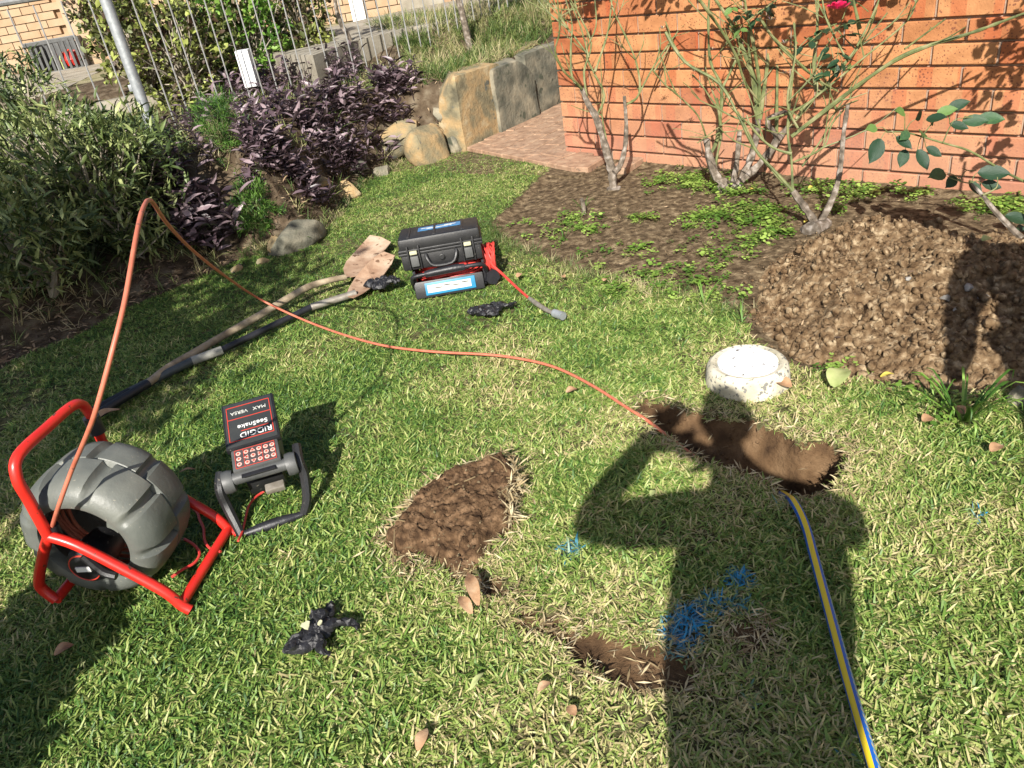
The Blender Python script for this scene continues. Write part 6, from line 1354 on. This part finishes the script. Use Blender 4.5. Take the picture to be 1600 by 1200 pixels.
o = merged_leaves('leaf_litter', 'lance', P_, D, .02 + .05 * rs.rand(len(P_)), M['litter'], None, seed=4); tag(o, 'brown dead leaves and bark bits littering the bank soil', 'leaf litter', kind='stuff')
bx_ = rs.uniform(.3, 3.2, 5200); by_ = rs.uniform(2.0, 6.2, 5200); mk = inpoly(bx_, by_, bedpoly); bx_, by_ = bx_[mk], by_[mk]; P_ = np.stack([bx_, by_, pile_hv(bx_, by_) + .004], 1); D = rs.normal(size=P_.shape); D[:, 2] = rs.normal(0, .15, len(P_))
o = merged_leaves('bed_litter', 'lance', P_, D, .008 + .022 * rs.rand(len(P_)) ** 2, M['litter'], None, seed=6); tag(o, 'small dry chips and leaf bits on the garden bed and dirt', 'leaf litter', kind='stuff')
# a few single weeds
for i, (px, py, k_, s_, lb) in enumerate([(995, 388, 7, .055, 'single bright green seedling alone on the bare soil'), (912, 330, 14, .10, 'spiky green weed left of the small stump'), (880, 372, 8, .12, 'arching weed at the left of the bed soil'), (1100, 478, 9, .14, 'leggy weed at the left foot of the dirt pile'), (1160, 505, 7, .09, 'short weed where the dirt pile meets the lawn')]):
    b_ = G(px, py, 0); b_.z = tz(b_.x, b_.y); t = thing('garden_weed', lb, 'weed', b_); r2 = random.Random(i)
    for k in range(k_): a = r2.random() * 6.28; leaf_obj('wide' if i == 0 else 'strap', 'fern', b_, (math.cos(a), math.sin(a), .3), s_ * r2.uniform(.7, 1.2), t, r2, up=(0, 0, 1))
mb = MB(); b_ = G(912, 335); mb.tube([b_ + Vector((0, 0, -.03)), b_ + Vector((.005, 0, .05)), b_ + Vector((-.004, 0, .10))], [.015, .013, .012], 8, 3); o = mb.build('rose_stump', M['bark']); tag(o, 'short dead grey stump standing in the bed soil', 'stump')

# ------------------------------------------------------------------ fallen leaves
def fallen(px, py, size, az, key, label, z=.035, curl=.25, wide=.2, name='fallen_leaf'):
    g = G(px, py, z); V = []; n = 9
    for i in range(n):
        t_ = i / (n - 1); w_ = wide * math.sin(PI * min(1, t_ * .94 + .05)) ** .8
        for s_ in (-1, -.5, 0, .5, 1): V.append(((t_ - .5), s_ * w_, curl * (abs(s_) * w_ * 1.2) + .10 * math.sin(PI * t_) + .015 * math.sin(9 * t_ + 3 * s_)))
    Fc = [(i * 5 + j, (i + 1) * 5 + j, (i + 1) * 5 + j + 1, i * 5 + j + 1) for i in range(n - 1) for j in range(4)]
    ca, sa = math.cos(az), math.sin(az); V = [(g.x + size * (x * ca - y * sa), g.y + size * (x * sa + y * ca), g.z + size * zz) for x, y, zz in V]
    top = len(V); V += [(a, b, c - .0012) for a, b, c in V]; Fc += [tuple(i + top for i in f)[::-1] for f in Fc]
    o = npmesh(name, V, Fc, M[key], None, True); tag(o, label, 'leaf', 'fallen leaves on the ground'); return o
FL = [(739, 920, .125, 1.75, 'dryleaf', 'long upright tan eucalyptus leaf below the upturned sod', .06, .14), (727, 945, .075, 2.0, 'dryleaf', 'shorter tan leaf left of the long tan leaf', .05, .2), (165, 650, .13, .75, 'dryleaf', 'broad brown leaf under the black shovel grips', .045, .22),
      (745, 1064, .055, .9, 'greenleaf', 'pale yellow green leaf in the near grass', .03, .13), (660, 1155, .055, 1.2, 'dryleaf', 'faded brown leaf near the bottom edge', .035, .25), (1386, 586, .05, .1, 'yleaf', 'bright yellow leaf at the foot of the dirt pile', .02, .2), (1310, 590, .13, .9, 'greenleaf', 'large pale green leaf between the surround and the pile', .04, .3),
      (1222, 600, .07, 2.2, 'dryleaf', 'curled red brown leaf leaning on the concrete surround', .04, .4), (1557, 700, .05, .4, 'dryleaf', 'small brown leaf on the right lawn', .035, .35), (812, 430, .055, 1.0, 'dryleaf', 'orange brown leaf beside the red cord', .04, .3), (893, 610, .045, .3, 'dryleaf', 'small rusty leaf under the orange cable', .035, .4),
      (100, 1015, .05, .6, 'dryleaf', 'small dark red leaf in the lower left shade', .035, .4), (1543, 374, .05, .2, 'greenleaf', 'pale round leaf on the shaded dirt', .16, .45), (893, 1110, .03, 2.0, 'dryleaf', 'dark brown leaf scrap in the near grass', .03, .4), (850, 1072, .035, .5, 'dryleaf', 'pink brown leaf scrap below the narrow trench', .03, .3),
      (293, 735, .06, .05, 'dryleaf', 'thin brown leaf between the reel and the monitor', .035, .12), (945, 437, .03, 1, 'dryleaf', 'tiny red leaf left of the bed edge', .035, .4), (880, 432, .03, 2, 'dryleaf', 'tiny red brown leaf on the lawn near the bed', .035, .4), (1175, 296, .035, .3, 'yleaf', 'yellow leaf under the middle rose bush', .02, .4), (1268, 293, .04, .3, 'yleaf', 'yellow leaf near the wall foot behind the front rose', .02, .4), (1260, 346, .03, .3, 'yleaf', 'little yellow leaf by the front rose base', .02, .4), (1500, 640, .05, 1.4, 'dryleaf', 'tan leaf held in the grassy tuft', .05, .3), (1450, 655, .04, .2, 'dryleaf', 'pinkish lump of leaf on the lawn below the pile', .03, .5), (1020, 770, .03, .9, 'greenleaf', 'pale leaf scrap in the shadow', .035, .3)]
for (px, py, s_, az, key, lb, z, wd2) in FL: fallen(px, py, s_, az, key, lb, z, wide=wd2)

# ------------------------------------------------------------------ people whose shadows fall into the picture
def skin_body(name, joints, edges, material, parent, root=0, sub=2, split=None):
    me = bpy.data.meshes.new(name); me.from_pydata([tuple(j[0]) for j in joints], edges, []); o = link(name, me, parent); o.location = (0, 0, 0)
    off = worigin(parent)
    for v in me.vertices: v.co = v.co - off
    md = o.modifiers.new('skin', 'SKIN'); sk = me.skin_vertices[0].data if me.skin_vertices else None
    if sk is None: 
        bm = bmesh.new(); bm.from_mesh(me); bm.verts.layers.skin.verify(); bm.to_mesh(me); bm.free(); sk = me.skin_vertices[0].data
    for i, j in enumerate(joints): sk[i].radius = (j[1], j[2]); sk[i].use_root = (i == root)
    s2_ = o.modifiers.new('sub', 'SUBSURF'); s2_.levels = sub; s2_.render_levels = sub
    me.materials.append(material[0]); dg = bpy.context.evaluated_depsgraph_get(); em = bpy.data.meshes.new_from_object(o.evaluated_get(dg)); o.modifiers.clear(); o.data = em; em.name = name
    em.materials.clear()
    for q in material: em.materials.append(q)
    for p in em.polygons:
        p.use_smooth = True
        if split: p.material_index = split(p.center + off)
    return o
def person(label, base, top, neck, shoulders, elbows, hands, chest, hips, shirt, hat=False, wide=.17):
    b_ = Vector(base); t = thing('person', label, 'person', b_); top = Vector(top); nk = Vector(neck); ch = Vector(chest); hp_ = Vector(hips); be = hp_.lerp(ch, .45); hips_z = hp_.z; hx, hy, ht = top
    ux = (Vector(shoulders[1]) - Vector(shoulders[0])).normalized(); hdj = Vector((hx, hy - .01, ht - .20))
    J = [(hp_, wide, .13), (be, wide, .13), (ch, wide * 1.05, .13), (nk, .065, .065), (hdj, .062, .07)]
    E_ = [(0, 1), (1, 2), (2, 3), (3, 4)]
    for i in (0, 1):
        n0 = len(J); J += [(Vector(shoulders[i]), .085, .085), (Vector(elbows[i]), .062, .062), (Vector(hands[i]), .042, .04)]; E_ += [(2, n0), (n0, n0 + 1), (n0 + 1, n0 + 2)]
        n0 = len(J); s_ = -1 if i == 0 else 1; hipj = hp_ + ux * s_ * .10 + Vector((0, 0, -.08)); an = Vector((b_.x, b_.y, .09)) + ux * s_ * .14; kn = hipj.lerp(an, .48) + Vector((0, .03, 0)); toe = an + Vector((0, .16, -.04))
        J += [(hipj, .11, .11), (kn, .08, .08), (an, .055, .06), (toe, .045, .035)]; E_ += [(0, n0), (n0, n0 + 1), (n0 + 1, n0 + 2), (n0 + 2, n0 + 3)]
    def split(c):
        if c.z < .13: return 3
        if c.z < hips_z + .03 and min((c - Vector(h_)).length for h_ in hands) > .12: return 2
        if c.z > ht - .27: 
            if (c - Vector((hx, hy, c.z))).length < .09: return 0
        if min((c - Vector(h_)).length for h_ in hands) < .16: return 0
        return 1
    skin_body('body', J, E_, [M['skin'], M[shirt], M['trouser'], M['boot']], t, split=split)
    # head with brow, nose, chin and ears
    bm = bmesh.new(); bmesh.ops.create_icosphere(bm, subdivisions=4, radius=1); V = np.array([v.co[:] for v in bm.verts]); Fc = [[v.index for v in f.verts] for f in bm.faces]; bm.free()
    P_ = V * np.array([.078, .098, .118]); P_[:, 0] *= 1 - .22 * np.clip(-V[:, 2], 0, 1); P_[:, 1] += .012 * np.clip(-V[:, 2], 0, 1)
    P_[:, 1] += .028 * np.exp(-(V[:, 0] / .13) ** 2 - ((V[:, 2] + .12) / .22) ** 2) * (V[:, 1] > 0); P_[:, 1] -= .010 * np.exp(-((np.abs(V[:, 0]) - .38) / .15) ** 2 - ((V[:, 2] - .05) / .12) ** 2) * (V[:, 1] > 0)
    P_[:, 1] += .006 * np.exp(-(V[:, 0] / .3) ** 2 - ((V[:, 2] + .52) / .08) ** 2) * (V[:, 1] > 0)
    P_[:, 0] += np.sign(V[:, 0]) * .018 * np.exp(-((V[:, 1] + .05) / .16) ** 2 - ((V[:, 2] + .02) / .25) ** 2)
    hc = np.array([hx, hy + .01, ht - .12]); npmesh('head', P_ + hc, Fc, M['skin'], t, True)
    hv = V[:, 2] > -.15; Ph = V * np.array([.083, .104, .122]) + np.array([0, -.010, .004]); Ph = np.where(((V[:, 1] > .35) & (V[:, 2] < .45))[:, None], V * np.array([.070, .088, .105]), Ph)
    npmesh('hair', Ph + hc, [f for f in Fc if all(V[i, 2] > -.45 for i in f)], M['hair'], t, True)
    for s_ in (-1, 1):
        mb = MB(); mb.lathe([(0, -.011), (.009, -.006), (.011, 0), (.009, .006), (0, .011)], Vector(hc) + Vector((s_ * .030, .083, .008)), (0, 1, 0), 10); mb.build('eye', M['white'], t)
    if hat:
        mb = MB(); mb.lathe([(.15, .0), (.152, .006), (.10, .018), (.095, .06), (.085, .10), (.05, .115), (0, .118)], Vector(hc) + Vector((0, .01, .035)), seg=28); mb.build('hat', M['tape'], t)
    # hands: palm and five fingers each
    for i in (0, 1):
        hd_ = Vector(hands[i]); fw_ = (hd_ - Vector(elbows[i])).normalized(); s_ = 1 if i == 0 else -1; side_ = fw_.cross(Vector((0, -1, 0))).normalized() if abs(fw_.y) < .9 else Vector((1, 0, 0)); nrm = side_.cross(fw_).normalized()
        mb = MB(); pc_ = hd_ + fw_ * .045; mb.box(pc_, (.078, .026, .085), Matrix((side_, nrm, fw_)).transposed(), .011)
        for k in range(4):
            L_ = (.062, .072, .068, .052)[k]; p = pc_ + fw_ * .04 + side_ * (-.029 + .0195 * k); q = p + fw_ * L_ * .45 + nrm * .006; r_ = q + fw_ * L_ * .25 + nrm * .022; e_ = r_ + nrm * .018 - fw_ * .004; mb.tube([p - fw_ * .012, p, q, r_, e_], [.0088, .0088, .0082, .0078, .0065], 8, 3)
        p = pc_ - side_ * .036 - fw_ * .015; mb.tube([p + side_ * .01, p, p - side_ * .022 + fw_ * .022 + nrm * .008, p - side_ * .026 + fw_ * .045 + nrm * .018], [.012, .011, .010, .008], 8, 3)
        mb.build('hand', M['skin'], t)
    return t
k_ = math.cos(EL) / math.sin(EL); sdx, sdy = math.sin(AZ) * k_, math.cos(AZ) * k_
def shadow_src(px, py, z): g = G(px, py); return Vector((g.x - sdx * z, g.y - sdy * z, z))
def back(v, y=-.06):                        # slide up the sun ray until it is behind the lens plane
    if v.y > y: dz = (v.y - y) / sdy; v = Vector((v.x - sdx * dz, y, v.z + dz))
    return v
S_ = shadow_src; tp = back(S_(1128, 612, 1.77), -.12)
person('photographer in a dark shirt holding a phone up with both hands', (.12, -.22, 0), tp, back(S_(1140, 715, 1.47), -.12), [back(S_(1092, 806, 1.37), -.1), back(S_(1278, 790, 1.38), -.1)], [back(S_(903, 822, 1.22)), back(S_(1338, 825, 1.18))], [back(S_(1030, 672, 1.50), -.05), back(S_(1120, 720, 1.43), -.05)], back(S_(1185, 885, 1.24), -.14), back(S_(1182, 1110, .96), -.16), 'shirt', wide=.28)
ph = MB(); ph.box((0, 0, 0), (.075, .008, .155), None, .003)
Rc = Matrix((X, Fw, -Yd)).transposed(); ph = MB(); ph.box(Vector((0, 0, H)) - Fw * .012, (.155, .008, .075), Rc, .003); o = ph.build('phone', M['black']); tag(o, 'black phone held up by the photographer', 'phone')
tp = S_(1415, 335, 1.76)
hp2 = S_(1700, 690, .95)
person('bystander in an orange work shirt and hat standing at the right', (hp2.x, hp2.y - .02, 0), tp, S_(1480, 380, 1.50), [S_(1492, 425, 1.40), S_(1640, 385, 1.40)], [S_(1478, 500, 1.10), S_(1760, 520, 1.12)], [S_(1488, 600, .86), S_(1800, 650, .88)], S_(1600, 450, 1.22), hp2, 'hivis', hat=True, wide=.20)

# ------------------------------------------------------------------ trees and added stand-in shrubs behind the camera, shading the left of the lawn
c = shadow_src(160, 915, .80)  # unseen shrub added to cast the lower left shadow; its real caster is unknown
shrub('shadow_shrub', 'unseen dense green shrub added behind the camera on the left to cast a shadow', 'shrub', (c.x, c.y, 0), (c.x - .05, c.y - .02, .55), (.20, .20, .42), 420, 'wide', 'hedge', .06, 10, 300, twr=.005)
c = shadow_src(20, 1290, .7)  # smaller shrub, likewise added out of view for its shadow
shrub('shadow_shrub', 'smaller unseen green shrub added further left behind the camera to cast a shadow', 'shrub', (c.x - .25, c.y, 0), (c.x - .25, c.y, .5), (.22, .25, .42), 300, 'wide', 'hedge', .06, 9, 301, twr=.005)
def shade_tree(label, px, py, z, rad, n, seed):
    c = shadow_src(px, py, z); t = thing('shade_tree', label, 'tree', (c.x, c.y, 0), 'trees shading the left lawn'); rs = np.random.RandomState(seed)
    mb = MB(); mb.tube([(c.x, c.y, -.05), (c.x + .03, c.y, z * .4), (c.x - .02, c.y, z * .8), (c.x, c.y, z + .2)], [.05, .04, .03, .015], 10, 4); mb.build('trunk', M['bark'], t)
    mb = MB(); P_ = []
    for k in range(16):
        e_ = np.array(c) + rs.normal(0, .55, 3) * np.array(rad); mb.tube([(c.x, c.y, z * rs.uniform(.6, .95)), tuple(np.array(c) * .5 + e_ * .5 + rs.normal(0, .05, 3)), tuple(e_)], [.018, .01, .004], 5, 3); P_.append(e_ + rs.normal(0, .17, (n // 16, 3)))
    mb.build('limb', M['bark'], t); P_ = np.concatenate(P_); D = rs.normal(size=P_.shape); o = merged_leaves('crown', 'wide', P_, D, .07 + .04 * rs.rand(len(P_)), M['hedge'], t, seed=seed); o['kind'] = 'stuff'
shade_tree('small tree left of the camera whose crown dapples the lawn edge', 100, 545, 2.3, (.85, .8, .5), 4200, 1)
shade_tree('second small tree left of the camera shading the planted bank', 110, 455, 2.7, (.8, .45, .4), 1800, 2)
shade_tree('third small tree left of the camera, set further back', 30, 680, 2.2, (.45, .35, .35), 900, 3)
shade_tree('fourth slender tree left of the camera with a narrow crown', 240, 560, 2.6, (.40, .3, .3), 650, 4)
print('objects', len(bpy.data.objects))
